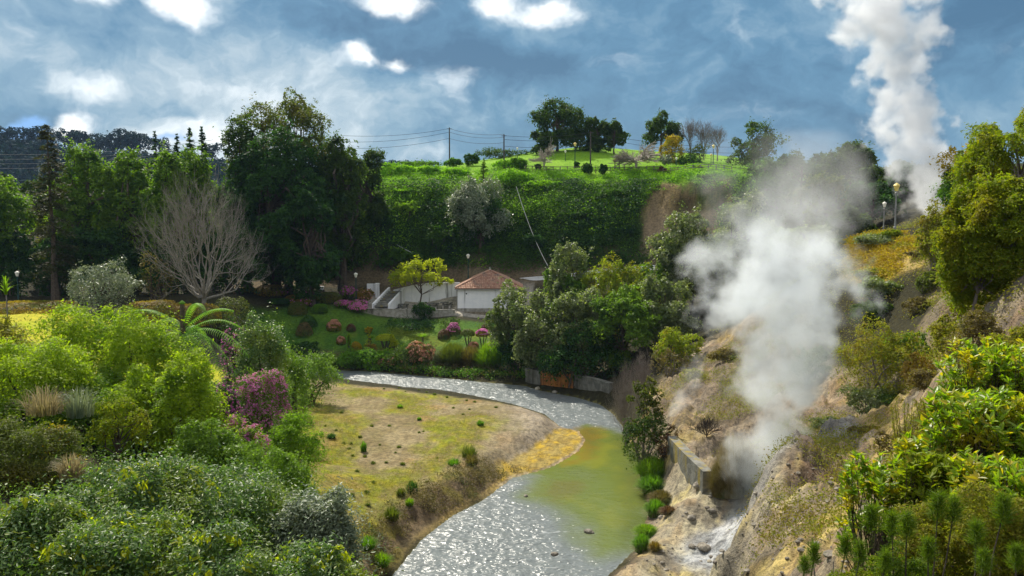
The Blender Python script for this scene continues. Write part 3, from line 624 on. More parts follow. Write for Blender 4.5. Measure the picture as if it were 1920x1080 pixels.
def blades(name, n, r, h, mat, rng, droop=.6, width=.02, seg=4, spread=1., base_r=.25):
    a = rng.random(n)*2*math.pi; u_ = rng.random(n); out_r = r*spread*(.08+.92*u_**.7); hh = h*(1.08-.55*u_**1.3)*(.45+.65*rng.random(n)**.7)/(1+.2*droop); br = base_r*r*rng.random(n)**.5
    t = np.linspace(0, 1, seg+1)[None, :]; rad = br[:, None]+(out_r-br)[:, None]*t**1.6; z = hh[:, None]*(t*(1+droop)-droop*t**2.2)
    ca, sa = np.cos(a)[:, None], np.sin(a)[:, None]; px, py = rad*ca, rad*sa; w = width*(1-.92*t)*(.7+.6*rng.random(n))[:, None]
    tw = rng.uniform(-.8, .8, n)[:, None]; bx, by = -np.sin(a[:, None]+tw)*w, np.cos(a[:, None]+tw)*w
    V = np.stack([np.stack([px+bx, py+by, z], -1), np.stack([px-bx, py-by, z], -1)], 2).reshape(-1, 3); m_ = seg+1
    b = (np.arange(n)*m_*2)[:, None]+(np.arange(seg)*2)[None]; Fq = np.stack([b, b+1, b+3, b+2], -1).reshape(-1, 4)
    return mesh_np(name, V, Fq.ravel(), np.full(len(Fq), 4), mat)
def tuft(name, label, cat, pos, r, h, mat, n=240, droop=.6, width=.02, group=None, dead=None, kind_part='blades', spread=1., base_r=.45):
    rng = nrng(); root = thing(name, label, cat, tuple(pos), 0, group)
    part(kind_part, blades(kind_part, n, r, h, G[mat], rng, droop, width, spread=spread, base_r=base_r), root)
    if dead: part('dead_blades', blades('dead_blades', n//2, r*.9, h*.55, G[dead], rng, droop*1.6, width, spread=1.1), root)
    return root
def conifer(name, label, box, Y, mat, n=6000, leaf=.5, tiers=16, droop=.25, group=None, bare=0., stem='bark', taper=.9, loc=None):
    rng = nrng(); cx, w, zt, zb, gz = bbox_world(*box, Y); root = thing(name, label, 'tree', (cx, Y, gz), 0, group); H = zt-gz; z0 = max(0, zb-gz)+bare*(zt-zb)
    mb = MB(); trunk_mesh(mb, (0, 0, -.3), (0, 0, H*.98), .014*H+.12, .03, rng, .01); Ps = []; Ds = []
    nb = tiers*7
    for k in range(nb):
        t = rng.random()**.85; z = z0+(H-z0)*t; L = w/2*((1-t)**taper+.03)*rng.uniform(.6, 1.12); a = rng.random()*6.283; d = np.array([math.cos(a), math.sin(a), 0])
        e = np.array([0, 0, z])+d*L+np.array([0, 0, -droop*L+.1*L*rng.normal()]); mb.tube(np.array([(0, 0, z), (np.array([0, 0, z])+e)/2+np.array([0, 0, .06*L]), e]), [.02+.02*(1-t), .02, .008], 4)
        m_ = max(6, int(n/nb*(.4+1.2*(1-t)))); s = rng.random(m_)**.6; P = np.array([0, 0, z])+(e-np.array([0, 0, z]))*s[:, None]+rng.normal(size=(m_, 3))*np.array([.13, .13, .07])*L
        Ps.append(P); Ds.append(np.tile(d, (m_, 1)))
    P = np.concatenate(Ps); D = np.concatenate(Ds); N = np.array([0, 0, .9])+.7*rdir(rng, len(P))
    part('crown', leaf_mesh('crown', P, N, leaf, G[mat], rng, .32, T=D*.8+np.array([0, 0, -.25])), root); mb.build('trunk', G[stem], root); return root
def bare_tree(name, label, box, Y, mat, levels=5, group=None, trunk_h=.22, spreadang=.55, n0=6, r0=None, seed=None, flatten=0., ratio=.74, cat='tree', kids=(2, 4)):
    rng = nrng(seed); cx, w, zt, zb, gz = bbox_world(*box, Y); root = thing(name, label, cat, (cx, Y, gz), 0, group); H = zt-gz; mb = MB(); mt = MB(); r0 = r0 or .02*H+.04
    P = trunk_mesh(mt, (0, 0, -.2), (0, 0, H*trunk_h), r0, r0*.8, rng, .02)
    def grow(p, d, L, r, lv):
        n = 4; Q = [p]; q = p.copy(); dd = d.copy()
        for i in range(n):
            dd = unit(dd+rng.normal(size=3)*.13+np.array([0, 0, .05*(1-flatten)])); q = q+dd*L/n
            Q.append(q.copy())
        mb.tube(np.array(Q), np.linspace(r, r*.62, n+1), 5 if lv < 2 else (4 if lv < 3 else 3))
        if lv >= levels: return
        for k in range(rng.integers(*kids)+(1 if lv < 2 else 0)):
            j = rng.integers(2, n+1); a = unit(np.cross(dd, rdir(rng, 1)[0])); ang = rng.uniform(.3, .85); nd = unit(dd*math.cos(ang)+a*math.sin(ang)); nd[2] *= (1-flatten*.75); nd = unit(nd)
            grow(Q[j], nd, L*ratio*rng.uniform(.7, 1.1), r*.60, lv+1)
        grow(Q[-1], dd, L*ratio, r*.66, lv+1)
    Lr = 1/(1+ratio+ratio**2+ratio**3+ratio**4)*1.25
    for k in range(n0):
        a = k*6.283/n0+rng.uniform(-.4, .4); an = spreadang*rng.uniform(.35, 1.15)*(1 if k else .2); d = np.array([math.cos(a)*math.sin(an)*w/H*1.1, math.sin(a)*math.sin(an)*w/H*1.1, math.cos(an)*(1-flatten*.6)])
        grow(np.array([0, 0, H*trunk_h*rng.uniform(.72, 1.)]), unit(d), H*(1-trunk_h)*Lr*(1 if not flatten else w/H*.5), r0*.55, 0)
    o = mb.mesh('branches', G[mat]); V = np.zeros(len(o.vertices)*3, np.float32); o.vertices.foreach_get('co', V); V = V.reshape(-1, 3)
    up = V[:, 2] > H*trunk_h*.7; kz = (H-H*trunk_h)/(np.percentile(V[:, 2], 99.6)-H*trunk_h+1e-6); V[up, 2] = H*trunk_h+(V[up, 2]-H*trunk_h)*np.where(V[up, 2] > H*trunk_h, kz, 1)
    kx = w/2/(np.percentile(np.hypot(V[:, 0], V[:, 1]), 98.5)+1e-6); kk = 1+(kx-1)*sm(0, .3*w, np.hypot(V[:, 0], V[:, 1])); V[:, 0] *= kk; V[:, 1] *= kk
    o.vertices.foreach_set('co', V.ravel()); part('branches', o, root); mt.build('trunk', G[mat], root); return root

# ------------------------------------------------------------------ house, walls, steps, terrace furniture
def tile_mat():
    m, t = new_mat('tile'); oc = t.node('ShaderNodeTexCoord').outputs['Object']; rnd = t.node('ShaderNodeNewGeometry').outputs['Random Per Island']
    col = t.mix(rnd, (.31, .145, .09), (.50, .31, .21)); col = t.mix(t.sstep(t.noise(oc, 1.3, 5), .5, .68), col, (.25, .17, .13))
    p = t.node('ShaderNodeBsdfPrincipled', {'Base Color': col, 'Roughness': .85}); out(t, p.outputs[0]); G['tile'] = m
tile_mat()
def build_house():
    # small white square pavilion with a hipped roof of clay tiles
    Y0 = 111.0; a = W(858, 582, Y0); x0 = a[0]; z0 = a[2]-.2; zt = W(858, 541, Y0)[2]; wdt = 8.8; dep = 8.2; Z = zt-z0
    root = thing('white_house', 'small white house with a hipped clay tile roof beside the river terrace', 'house', (x0, Y0, z0))
    mb = MB(); mb.box((wdt/2, dep/2, Z/2), (wdt, dep, Z)); w = mb.build('wall', G['white'], root)
    mb = MB(); mb.box((wdt/2, dep/2, .25), (wdt+.06, dep+.06, .5)); mb.build('plinth', G['stone'], root)
    e = .32; ap = np.array([wdt/2, dep/2, Z+2.2]); c = np.array([(-e, -e, Z+.02), (wdt+e, -e, Z+.02), (wdt+e, dep+e, Z+.02), (-e, dep+e, Z+.02)])
    mb = MB(); mb.add(list(c)+[ap]+[p-np.array([0, 0, .10]) for p in c], [(0, 1, 4), (1, 2, 4), (2, 3, 4), (3, 0, 4), (0, 5, 6, 1), (1, 6, 7, 2), (2, 7, 8, 3), (3, 8, 5, 0), (8, 7, 6, 5)])
    roof = mb.build('roof', G['tile'], root)
    mb = MB()                                       # barrel tiles: short overlapping covers laid in rows up each slope
    for s in range(4):
        A, B_ = c[s], c[(s+1) % 4]; ed = B_-A; L = np.linalg.norm(ed); ed = ed/L; mid = (A+B_)/2; upv = ap-mid; SL = np.linalg.norm(upv); upv = upv/SL; nrm = unit(np.cross(ed, upv)); nrm = nrm*np.sign(nrm[2])
        nc = int(L/.24)
        for i in range(nc):
            q = (i+.5)/nc*L; mx = min(q, L-q)/(L/2)*SL; nt = max(1, int(mx/.42))
            for j in range(nt):
                s0 = j*.42; s1 = min(mx, s0+.47); b0 = A+ed*q+upv*s0+nrm*.055; b1 = A+ed*q+upv*s1+nrm*.02
                V = []
                for (bb, r) in ((b0, .105), (b1, .085)):
                    for k in range(5):
                        th = math.pi*k/4; V.append(bb+ed*r*math.cos(th)+nrm*r*math.sin(th)*.9)
                mb.add(V, [(k, k+1, k+6, k+5) for k in range(4)]+[(4, 3, 2, 1, 0)])
    rt = mb.mesh('roof_tiles', G['tile']); o = part('roof_tiles', rt, roof)
    mb = MB()
    for s in range(4): mb.tube([c[s]+(ap-c[s])*k/14+np.array([0, 0, .10+.015*(k % 2)]) for k in range(15)], .13, 6)
    mb.build('ridge_tiles', G['tile'], roof)
    mb = MB(); mb.lathe([(.16, 0), (.2, .1), (.1, .2), (.14, .32), (.02, .46)], tuple(ap+np.array([0, 0, .06])), 8); mb.build('finial', G['stone'], roof)
    mb = MB(); mb.tube([(-.07, -.07, .3), (-.07, -.07, Z-.15), (-.07, -.2, Z-.02)], .045, 6); mb.build('drainpipe', G['greymetal'], root)
    mb = MB(); mb.box((wdt/2, -e-.03, Z-.08), (wdt+2*e, .1, .1)); mb.box((-e-.03, dep/2, Z-.08), (.1, dep+2*e, .1)); mb.build('gutter', G['greymetal'], root)
    mb = MB(); mb.lathe([(.10, -.02), (.10, .02)], (1.25, -.012, Z-.72), 10); v = mb.V[0]; mb.V[0] = np.stack([v[:, 0], -.012+(v[:, 2]-(Z-.72)), Z-.72+v[:, 1]+.012], 1); mb.build('vent', G['black'], root)
build_house()
def wall_strip(name, label, cat, pts, th, mat, group=None, cap=None, capmat=None, vents=None):
    # pts: (x, y, zbottom, ztop); the wall stands between zbottom and ztop along the line
    b = pts[0]; root = thing(name, label, cat, (b[0], b[1], b[2]), 0, group); mb = MB(); P = np.array(pts, float)-np.array([b[0], b[1], b[2], b[2]])
    d = np.gradient(P[:, :2], axis=0); n = unit(np.stack([-d[:, 1], d[:, 0]], 1)); f = P[:, :2]; k = P[:, :2]+n*th
    V = []; 
    for i in range(len(P)): V += [(f[i, 0], f[i, 1], P[i, 2]), (k[i, 0], k[i, 1], P[i, 2]), (k[i, 0], k[i, 1], P[i, 3]), (f[i, 0], f[i, 1], P[i, 3])]
    Fc = [(0, 3, 2, 1), tuple(4*(len(P)-1)+q for q in (0, 1, 2, 3))]
    for i in range(len(P)-1):
        a, c = 4*i, 4*i+4; Fc += [(a, c, c+3, a+3), (a+1, a+2, c+2, c+1), (a+3, c+3, c+2, a+2), (a, a+1, c+1, c)]
    mb.add(V, Fc); part('wall_face', mb.mesh('wall_face', G[mat]), root)
    if cap:
        mb = MB(); V = []
        for i in range(len(P)):
            for (o_, z) in ((-.06, .002), (th+.06, .002), (th+.06, cap), (-.06, cap)):
                V.append((f[i, 0]+n[i, 0]*o_, f[i, 1]+n[i, 1]*o_, P[i, 3]+z))
        mb.add(V, Fc); part('coping', mb.mesh('coping', G[capmat or mat]), root)
    for (t, z, r) in (vents or []):
        mb = MB(); q = f[0]+(f[-1]-f[0])*t-n[0]*.015; mb.box((q[0], q[1], z), (r, .05, r*1.2), math.atan2(d[0, 1], d[0, 0])); part('vent', mb.mesh('vent', G['black']), root)
    return root
def wp(px, pb, pt, Y, dz=0): a = W(px, pb, Y); c = W(px, pt, Y); return (a[0], a[1], min(a[2], H1(a[0], a[1]))-.3+dz, c[2])
wall_strip('retaining_wall', 'long white wall with black rain stains behind the picnic tables', 'wall', [wp(738, 570, 545, 115.2), wp(775, 574, 536, 115.2), wp(812, 575, 531, 115.2), wp(862, 575, 531, 115.2)], .4, 'stained', cap=.1, capmat='white', vents=[(.10, 2.0, .42), (.11, .9, .42), (.69, 3.3, .2), (.575, 3.0, .12)])
wall_strip('retaining_wall', 'white wall of the rising road seen in gaps behind the right bank trees', 'wall', [wp(955, 560, 524, 118), wp(1050, 555, 517, 116.8), wp(1130, 545, 506, 116.0), wp(1240, 540, 498, 115.2)], .4, 'white', cap=.1)
wall_strip('retaining_wall', 'mossy rough stone wall under the white house', 'wall', [wp(853, 614, 585, 110.2), wp(925, 614, 585, 110.2), wp(1000, 614, 586, 110.2)], .5, 'stonewall')
wall_strip('parapet', 'low weathered stone parapet along the picnic terrace edge', 'parapet', [wp(686, 592, 580, 107.8), wp(700, 594, 580, 107.4), wp(780, 594, 581, 107.4), wp(853, 592, 582, 107.8)], .3, 'stone', cap=.08, capmat='stone')
def build_steps():
    a = W(702, 574, 109.5); b = W(730, 545, 115.0); root = thing('stone_steps', 'grey stone steps with white sloping side walls climbing to the road', 'steps', (a[0], a[1], a[2]-.1)); n = 9
    dx, dy, dz = (b-a)/n; w = 1.9
    for i in range(n):
        mb = MB(); mb.box((dx*i+.9, dy*i+dy/2, (dz*(i+1))/2), (w, dy+.03-.004*i, dz*(i+1)+.1)); part('step', mb.mesh('step', G['darkconcrete' if i % 2 else 'concrete']), root)
    for sx in (-.25, w+.05):
        mb = MB(); V = []
        for (t, zz) in ((-.03, 0), (1.05, 0)):
            for o_ in (0, .3): V += [(dx*n*t+sx+o_-.02, dy*n*t, -.4), (dx*n*t+sx+o_-.02, dy*n*t, dz*n*t+.5)]
        mb.add(V, [(0, 1, 3, 2), (4, 6, 7, 5), (0, 4, 5, 1), (2, 3, 7, 6), (1, 5, 7, 3), (0, 2, 6, 4)]); part('side_wall', mb.mesh('side_wall', G['stained']), root)
build_steps()
def pillar(px, py, pt, Y, label):
    a = W(px, py, Y); h = W(px, pt, Y)[2]-a[2]; r = thing('gate_pillar', label, 'pillar', tuple(a)); mb = MB(); mb.box((0, 0, h/2-.2), (.55, .55, h+.4)); mb.build('shaft', G['white'], r); mb = MB(); mb.box((0, 0, h+.05), (.68, .68, .1)); mb.box((0, 0, h+.13), (.5, .5, .07)); mb.build('cap', G['white'], r)
pillar(603, 549, 539, 114.5, 'lone white gate pillar by the garden azaleas'); pillar(708, 556, 533, 115.8, 'tall white pillar at the top of the stone steps'); pillar(533, 548, 541, 113.5, 'small white post behind clipped orange hedge')
wall_strip('retaining_wall', 'short white wall left of the stone steps', 'wall', [wp(688, 545, 532, 116.4), wp(703, 545, 532, 116.4)], .3, 'white')
def gate():
    a = W(556, 553, 116); b = W(598, 536, 116); root = thing('garden_gate', 'dark blue barred gate in the shade under the big trees', 'gate', (a[0], a[1], a[2])); w = b[0]-a[0]; h = b[2]-a[2]+.5
    mb = MB()
    for k in range(19): mb.box((w*k/18, 0, h/2), (.06, .06, h))
    mb.build('bars', G['bluegate'], root); mb = MB(); mb.box((w/2, 0, h*.93), (w+.1, .08, .1)); mb.box((w/2, 0, .3), (w+.1, .08, .1)); mb.build('gate_frame', G['bluegate'], root)
gate()
def picnic(px, py, label, sc=1., rz=0., Y=112.2):
    a = W(px, py, Y); z = H1(a[0], Y); root = thing('picnic_table', label, 'table', (a[0], Y, z), rz, 'stone picnic tables on the terrace'); mb = MB(); mb.box((0, 0, .78), (2.0*sc, .95, .11)); mb.build('tabletop', G['darkconcrete'], root)
    for s in (-1, 1): mb = MB(); mb.box((s*.6*sc, 0, .36), (.28, .6, .72), 0, .85); mb.build('leg', G['darkconcrete'], root)
    for s in (-1, 1):
        mb = MB(); mb.box((0, s*.95, .43), (1.7*sc, .36, .09)); b = mb.build('bench', G['darkconcrete'], root)
        for q in (-1, 1): mb = MB(); mb.box((q*.5*sc, s*.95, .19), (.22, .3, .38)); mb.build('bench_leg', G['stone'], b)
picnic(724, 578, 'stone picnic table nearest the foot of the steps', .8); picnic(757, 576, 'stone picnic table in the middle of the terrace', .75, .1); picnic(812, 577, 'stone picnic table right of the yellow green tree', .85, .05, 112.8); picnic(838, 578, 'stone picnic table next to the white house corner', .9, 0, 112.6)

# ------------------------------------------------------------------ lamps
def lamp(px, pb, pt, Y, label, shade='lampwhite', group='garden lamps in green posts', post='greenmetal'):
    a = W(px, pb, Y); h = W(px, pt, Y)[2]; z = min(a[2], H1(a[0], Y)); h = h-z; s = min(1., max(.7, h/4)); root = thing('street_lamp', label, 'lamp', (a[0], Y, z), 0, group)
    mb = MB(); mb.lathe([(.16*s, 0), (.16*s, .25), (.10*s, .35), (.10*s, 1.0*s), (.13*s, 1.04*s), (.075*s, 1.12*s), (.06*s, h-.78*s), (.11*s, h-.76*s), (.05*s, h-.70*s)], (0, 0, -.05), 10); mb.build('post', G[post], root)
    mb = MB(); mb.lathe([(.13*s, h-.66*s), (.25*s, h-.26*s), (.25*s, h-.22*s)], (0, 0, 0), 6); l = mb.build('lantern', G[shade], root)
    mb = MB(); mb.lathe([(.30*s, h-.22*s), (.20*s, h-.10*s), (.07*s, h-.04*s), (.03*s, h+.02*s)], (0, 0, 0), 6); part('lantern_cap', mb.mesh('lantern_cap', G['lampyellow' if shade == 'lampyellow' else 'lampwhite']), l)
for a in [(668, 567, 511, 108.3, 'green lamp post in front of the stone steps'), (878, 530, 476, 117.2, 'lamp post rising behind the white house roof'), (493, 535, 494, 113.5, 'pale lamp in the shade right of the bare tree'), (35, 566, 508, 95, 'lamp post in woodland shade beyond the bright lawn'),
          (1060, 311, 282, 146, 'shorter of two lamps beside each other on the hilltop'), (1078, 312, 267, 140, 'tall yellow lamp left of the pole on the hilltop lawn', 'lampyellow'), (1268, 318, 295, 136, 'small white lamp below the golden bush on the hill'), (1337, 310, 271, 134, 'upper lamp by the fence near the bare hilltop trees', 'lampyellow'), (1333, 312, 288, 131, 'lower lamp by the fence near the bare hilltop trees', 'lampyellow'),
          (970, 298, 276, 150, 'tiny lamp at the left end of the hilltop hedge'), (1677, 447, 343, 66, 'yellow lamp in drifting steam on the upper path', 'lampyellow', 'garden lamps in green posts', 'greymetal'), (1656, 440, 378, 70, 'whitish lamp left of the yellow lamp on the upper path', 'lampwhite', 'garden lamps in green posts', 'greymetal'), (1826, 345, 280, 72, 'lamp post by the orange yellow bush at the upper right')]: lamp(*a)

# ------------------------------------------------------------------ poles, cables, fence
def pole(px, pb, pt, Y, label):
    a = W(px, pb, Y); z = H1(a[0], Y); h = W(px, pt, Y)[2]-z; root = thing('utility_pole', label, 'pole', (a[0], Y, z), 0, 'utility poles on the hill'); mb = MB(); mb.tube([(0, 0, -.3), (0, 0, h*.5), (0, 0, h)], [.14, .12, .10], 8); mb.build('pole_shaft', G['woodpole'], root)
    mb = MB(); mb.box((0, 0, h-.25), (.9, .09, .09)); mb.build('crossarm', G['woodpole'], root); return np.array([a[0], Y, z+h])
p1 = pole(843, 308, 239, 150, 'wooden utility pole standing alone left on the hill brow'); p2 = pole(945, 322, 252, 140, 'utility pole right of the conical bright shrub'); p3 = pole(1107, 312, 246, 143, 'utility pole in front of the dark hilltop trees')
def cable(A, B_, sag, label, r=.028, mat='wire', name='overhead_cable', group='overhead cables'):
    A, B_ = np.array(A), np.array(B_); t = np.linspace(0, 1, 22)[:, None]; P = A+(B_-A)*t-np.array([0, 0, 1.])*sag*4*t*(1-t); mb = MB(); mb.tube(P-A, r, 5); o = link(name, mb.mesh(name, G[mat]), None, tuple(A)); tag(o, label, 'cable', group)
for k, (dz, nm) in enumerate(((-.2, 'topmost'), (-.85, 'middle'), (-2.0, 'lowest'))):
    q = np.array([0, 0, dz]); cable(W(640, 254+12*k, 150), p1+q, .6, f'{nm} cable from the tall trees to the lone hill pole'); cable(p1+q, p2+q*.8+np.array([0, 0, .2]), .5, f'{nm} cable between the two left hill poles')
    cable(p2+q, p3+q, .5, f'{nm} cable between the middle and right hill poles'); cable(p3+q, W(1420, 275+12*k, 150), .9, f'{nm} cable running right from the hill poles past bare trees')
for k in range(4): cable(W(-60, 288+9*k, 135), W(400, 262+7*k, 135), 1.0, ['highest cable crossing in front of the far left ridge', 'second highest cable crossing the far left ridge', 'third cable down crossing the far left ridge', 'lowest cable crossing in front of the far left ridge'][k], .035, 'greymetal')
cable(W(968, 350, 127), W(1027, 498, 117), .9, 'pale cable hanging down the green hillside', .05, 'rope'); cable(W(724, 445, 122.5), W(792, 482, 119.8), .25, 'pale pipe lying across the dark hillside', .07, 'pipe', 'water_pipe')
def fence_line(px0, y0, Y0, px1, y1, Y1, n, label, pt, rails=(.5, 1.0), mat='railwood'):
    A, B_ = W(px0, y0, Y0), W(px1, y1, Y1); root = thing('rail_fence', label, 'fence', (A[0], A[1], H1(A[0], A[1])), 0); z0 = H1(A[0], A[1]); pts = []
    for i in range(n):
        q = A+(B_-A)*i/(n-1); z = H1(q[0], q[1]); mb = MB(); mb.box((q[0]-A[0], q[1]-A[1], z-z0+.5), (.13, .13, 1.2)); mb.build('post', G[mat], root); pts.append(np.array([q[0]-A[0], q[1]-A[1], z-z0]))
    for r in rails: mb = MB(); mb.tube(np.array(pts)+np.array([0, -.08, r]), .055, 5); mb.build('rail', G[mat], root)
fence_line(985, 312, 138, 1240, 316, 133.5, 20, 'long brown rail fence along the hilltop lawn edge', 1); fence_line(1243, 318, 131.5, 1372, 327, 126.5, 10, 'paler rail fence at the right end of the hill brow', 1, (.35, .75, 1.1), 'concrete')

# ------------------------------------------------------------------ river works on the right bank
def bank_wall():
    w = [(985, 722, 691, 'darkconcrete', 'square grey concrete block ending the wall upstream'), (1013, 735, 697, None, ''), (1077, 742, 706, 'darkconcrete', 'dark stained concrete wall beside the rusty planks')]
    def seg(xa, xb, ta, tb, ba, bb, mat, label, name, planks=0, Y=None):
        A, B_ = W(xa, ba, z=-.1), W(xb, bb, z=-.1); hA, hB = W(xa, ta, A[1])[2], W(xb, tb, B_[1])[2]
        if not planks: wall_strip(name, label, 'wall', [(A[0], A[1], -.6, hA), ((A[0]+B_[0])/2, (A[1]+B_[1])/2, -.6, (hA+hB)/2+.05), (B_[0], B_[1], -.6, hB)], .5, mat, cap=.07, capmat='darkconcrete'); return
        root = thing(name, label, 'wall', (A[0], A[1], -.2)); D = B_-A; rz = math.atan2(D[1], D[0]); rng = nrng(5)
        for i in range(planks):
            t = (i+.5)/planks; q = D*t; h = hA+(hB-hA)*t+.2+rng.uniform(-.10, .12); mb = MB(); mb.box((q[0]+rng.uniform(-.03, .03), q[1]+rng.uniform(-.05, .05), h/2-.2), (np.linalg.norm(D)/planks*.93, .12, h+.4), rz+rng.uniform(-.04, .04)); mb.build('plank', G['rustwood'], root)
        mb = MB(); q = D*.5; mb.box((q[0], q[1]+.14, hA*.55), (np.linalg.norm(D), .1, .16), rz); mb.build('rail', G['rustwood'], root)
    seg(985, 1013, 691, 698, 722, 728, 'darkconcrete', 'square grey concrete block upstream of the rusty planks', 'river_wall')
    seg(1014, 1074, 697, 703, 728, 738, 'rustwood', 'rusty orange plank wall holding the river bank', 'plank_wall', 19)
    seg(1076, 1142, 703, 720, 738, 757, 'darkconcrete', 'dark stained concrete wall downstream of the rusty planks', 'river_wall')
bank_wall()
A1, B1 = W(1252, 818, 51.8), W(1318, 884, 44.8)
wall_strip('concrete_wall', 'leaning grey concrete retaining wall with yellow stains beside the hot ground', 'wall', [(A1[0], A1[1], .2, A1[2]), ((A1[0]+B1[0])/2-.1, (A1[1]+B1[1])/2, .2, (A1[2]+B1[2])/2+.05), (B1[0], B1[1], .2, B1[2])], .6, 'concrete')

# ------------------------------------------------------------------ woodland on the left
conifer('conifer_tree', 'tall thin dark reddish conifer with a bare lower trunk', (36, 230, 138, 560), 98, 'conifer', 7000, .45, 17, .3, bare=.12, taper=.55)
W_ = 'woodland trees behind the bare tree'
plant('tree', 'bright lumpy tree right of the tall reddish conifer', 'tree', (92, 252, 226, 580), 106, 'lumpy', .42, 21000, 34, W_, 'tree', sub=(.22, .36), cone=.3, flat=.3)
plant('tree', 'lumpy green tree with two rounded tops left of the bare tree', 'tree', (178, 268, 312, 580), 108, 'lumpy', .42, 21000, 34, W_, 'tree', sub=(.22, .36), cone=.28, flat=.3)
plant('tree', 'lower lumpy tree just behind the top left of the bare tree', 'tree', (262, 290, 362, 580), 105, 'lumpy', .42, 15000, 28, W_, 'tree', sub=(.24, .38), cone=.25, flat=.3)
plant('tree', 'lumpy bright topped tree right behind the bare tree crown', 'tree', (312, 272, 412, 580), 109, 'lumpy', .42, 17000, 28, W_, 'tree', sub=(.24, .38), cone=.28, flat=.3)
plant('tree', 'yellow green tree cut by the left picture edge', 'tree', (-70, 318, 62, 570), 104, 'lumpy', .42, 15000, 20, W_, 'tree', sub=(.25, .4), cone=.25, flat=.3)
plant('tree', 'thin brownish green tree behind the tall reddish conifer', 'tree', (60, 320, 130, 565), 110, 'olive', .42, 7000, 16, W_, 'tree', sub=(.25, .4))
conifer('conifer_tree', 'small dark pointed conifer peeking between the lumpy trees', (262, 246, 318, 440), 126, 'dark', 3500, .5, 14, .2)
for (x0, y0, x1, lb) in ((306, 252, 356, 'feathery conifer left in the trio behind the lumpy trees'), (328, 240, 382, 'feathery conifer centre of the trio behind the lumpy trees'), (352, 238, 404, 'feathery conifer right in the trio behind the lumpy trees')): conifer('conifer_tree', lb, (x0, y0, x1, 420), 126, 'dark', 5200, .5, 16, -.2, taper=.8)
plant('tree', 'tall open crowned tree with olive brown top, highest of the wood', 'tree', (430, 158, 645, 420), 120, 'olive', .36, 24000, 30, W_, 'tree', sub=(.15, .27), per=12, low=.5, bottom=-.4, trunkr=.4, stem='blacktwig', flat=.3)
plant('tree', 'green rounded tree on the left flank of the tallest tree', 'tree', (396, 205, 510, 520), 115, 'dark2', .4, 19000, 30, W_, 'tree', sub=(.18, .34), stem='blacktwig')
plant('tree', 'huge dark domed tree filling the middle of the wood', 'tree', (392, 240, 622, 590), 111, 'dark', .45, 44000, 52, W_, 'tree', sub=(.17, .30), bottom=-1., stem='blacktwig', flat=.3)
plant('tree', 'dark spreading tree at the lower right of the huge domed tree', 'tree', (505, 335, 655, 560), 107, 'dark', .42, 24000, 32, W_, 'tree', sub=(.18, .32), bottom=-1., stem='blacktwig', flat=.3)
plant('tree', 'dark tree with a yellowish top against the sky right of the wood', 'tree', (572, 222, 700, 520), 115, 'dark2', .38, 26000, 40, W_, 'tree', sub=(.15, .28), cone=.25, bottom=-1., stem='blacktwig')
plant('tree', 'small olive tree where the wood meets the hill brow', 'tree', (640, 268, 738, 470), 122, 'dark2', .36, 13000, 26, W_, 'tree', sub=(.18, .32), bottom=-1., stem='blacktwig')
for i, (x0, y0, x1, lb) in enumerate([(-40, 430, 60, 'dark undergrowth bush behind the left lawn lamp'), (50, 450, 150, 'dark undergrowth bush behind the conifer trunk'), (120, 425, 260, 'dark undergrowth bush behind the grey rounded shrub'), (235, 440, 380, 'dark undergrowth bush left behind the bare tree trunk'), (350, 430, 500, 'dark undergrowth bush right behind the bare tree trunk')]):
    plant('bush', lb, 'bush', (x0, y0, x1, 575), 102.5+i*.5, 'dark', .42, 9000, 14, 'dark undergrowth of the wood', depth=.6)
plant('bush', 'dark laurel bush under the huge domed tree', 'bush', (470, 430, 600, 548), 112, 'dark', .4, 9000, 14, 'dark undergrowth of the wood', depth=.5)
for i, (x0, y0, x1, lb) in enumerate([(-70, 312, 70, 'dark wood tree behind the left edge yellow green tree'), (20, 318, 150, 'dark wood tree behind the tall reddish conifer'), (120, 306, 250, 'dark wood tree behind the first lumpy trees'), (215, 300, 340, 'dark wood tree behind the second lumpy trees'), (300, 300, 430, 'dark wood tree under the feathery conifers'), (560, 300, 700, 'dark wood tree between the wood and the hill slope')]):
    plant('tree', lb, 'tree', (x0, y0, x1, 560), 131+i*1.5 if i < 5 else 118.5, 'dark2', .45, 11000, 26, 'dark trees deep in the wood', 'tree', sub=(.18, .32), bottom=-1., depth=.6, stem='blacktwig')
bare_tree('bare_tree', 'wide leafless grey tree standing before the dark wood', (246, 326, 502, 592), 90, 'deadbark', 6, trunk_h=.16, spreadang=1.25, n0=12, r0=.30, seed=11, kids=(1, 3), ratio=.74)
plant('shrub', 'rounded silver grey shrub in front of the dark wood', 'shrub', (120, 496, 257, 582), 84, 'silver', .2, 9000, 16, low=.5, sub=(.3, .45), extra=[('pale_leaves', 'silver', .03, .4, .75)])
for (x0, y0, x1, Y, lb, mt) in [(-30, 568, 125, 82.5, 'low clipped hedge at the far edge of the bright lawn', 'rust'), (238, 565, 330, 86, 'brown green clipped hedge right of the grey rounded shrub', 'rust'), (315, 572, 405, 87, 'brown clipped hedge in front of the bare tree trunk', 'rust'), (398, 560, 470, 92, 'clipped hedge between the bare tree and the garden', 'olive')]:
    dome('hedge', lb, 'hedge', (x0, y0, x1, 600), Y, mt, .2, 4500, 'clipped hedges along the lawn', squareness=5.)
plant('shrub', 'thin reddish twiggy shrub left under the bare tree', 'shrub', (255, 470, 330, 575), 95, 'brownish', .25, 1500, 8, low=.6)

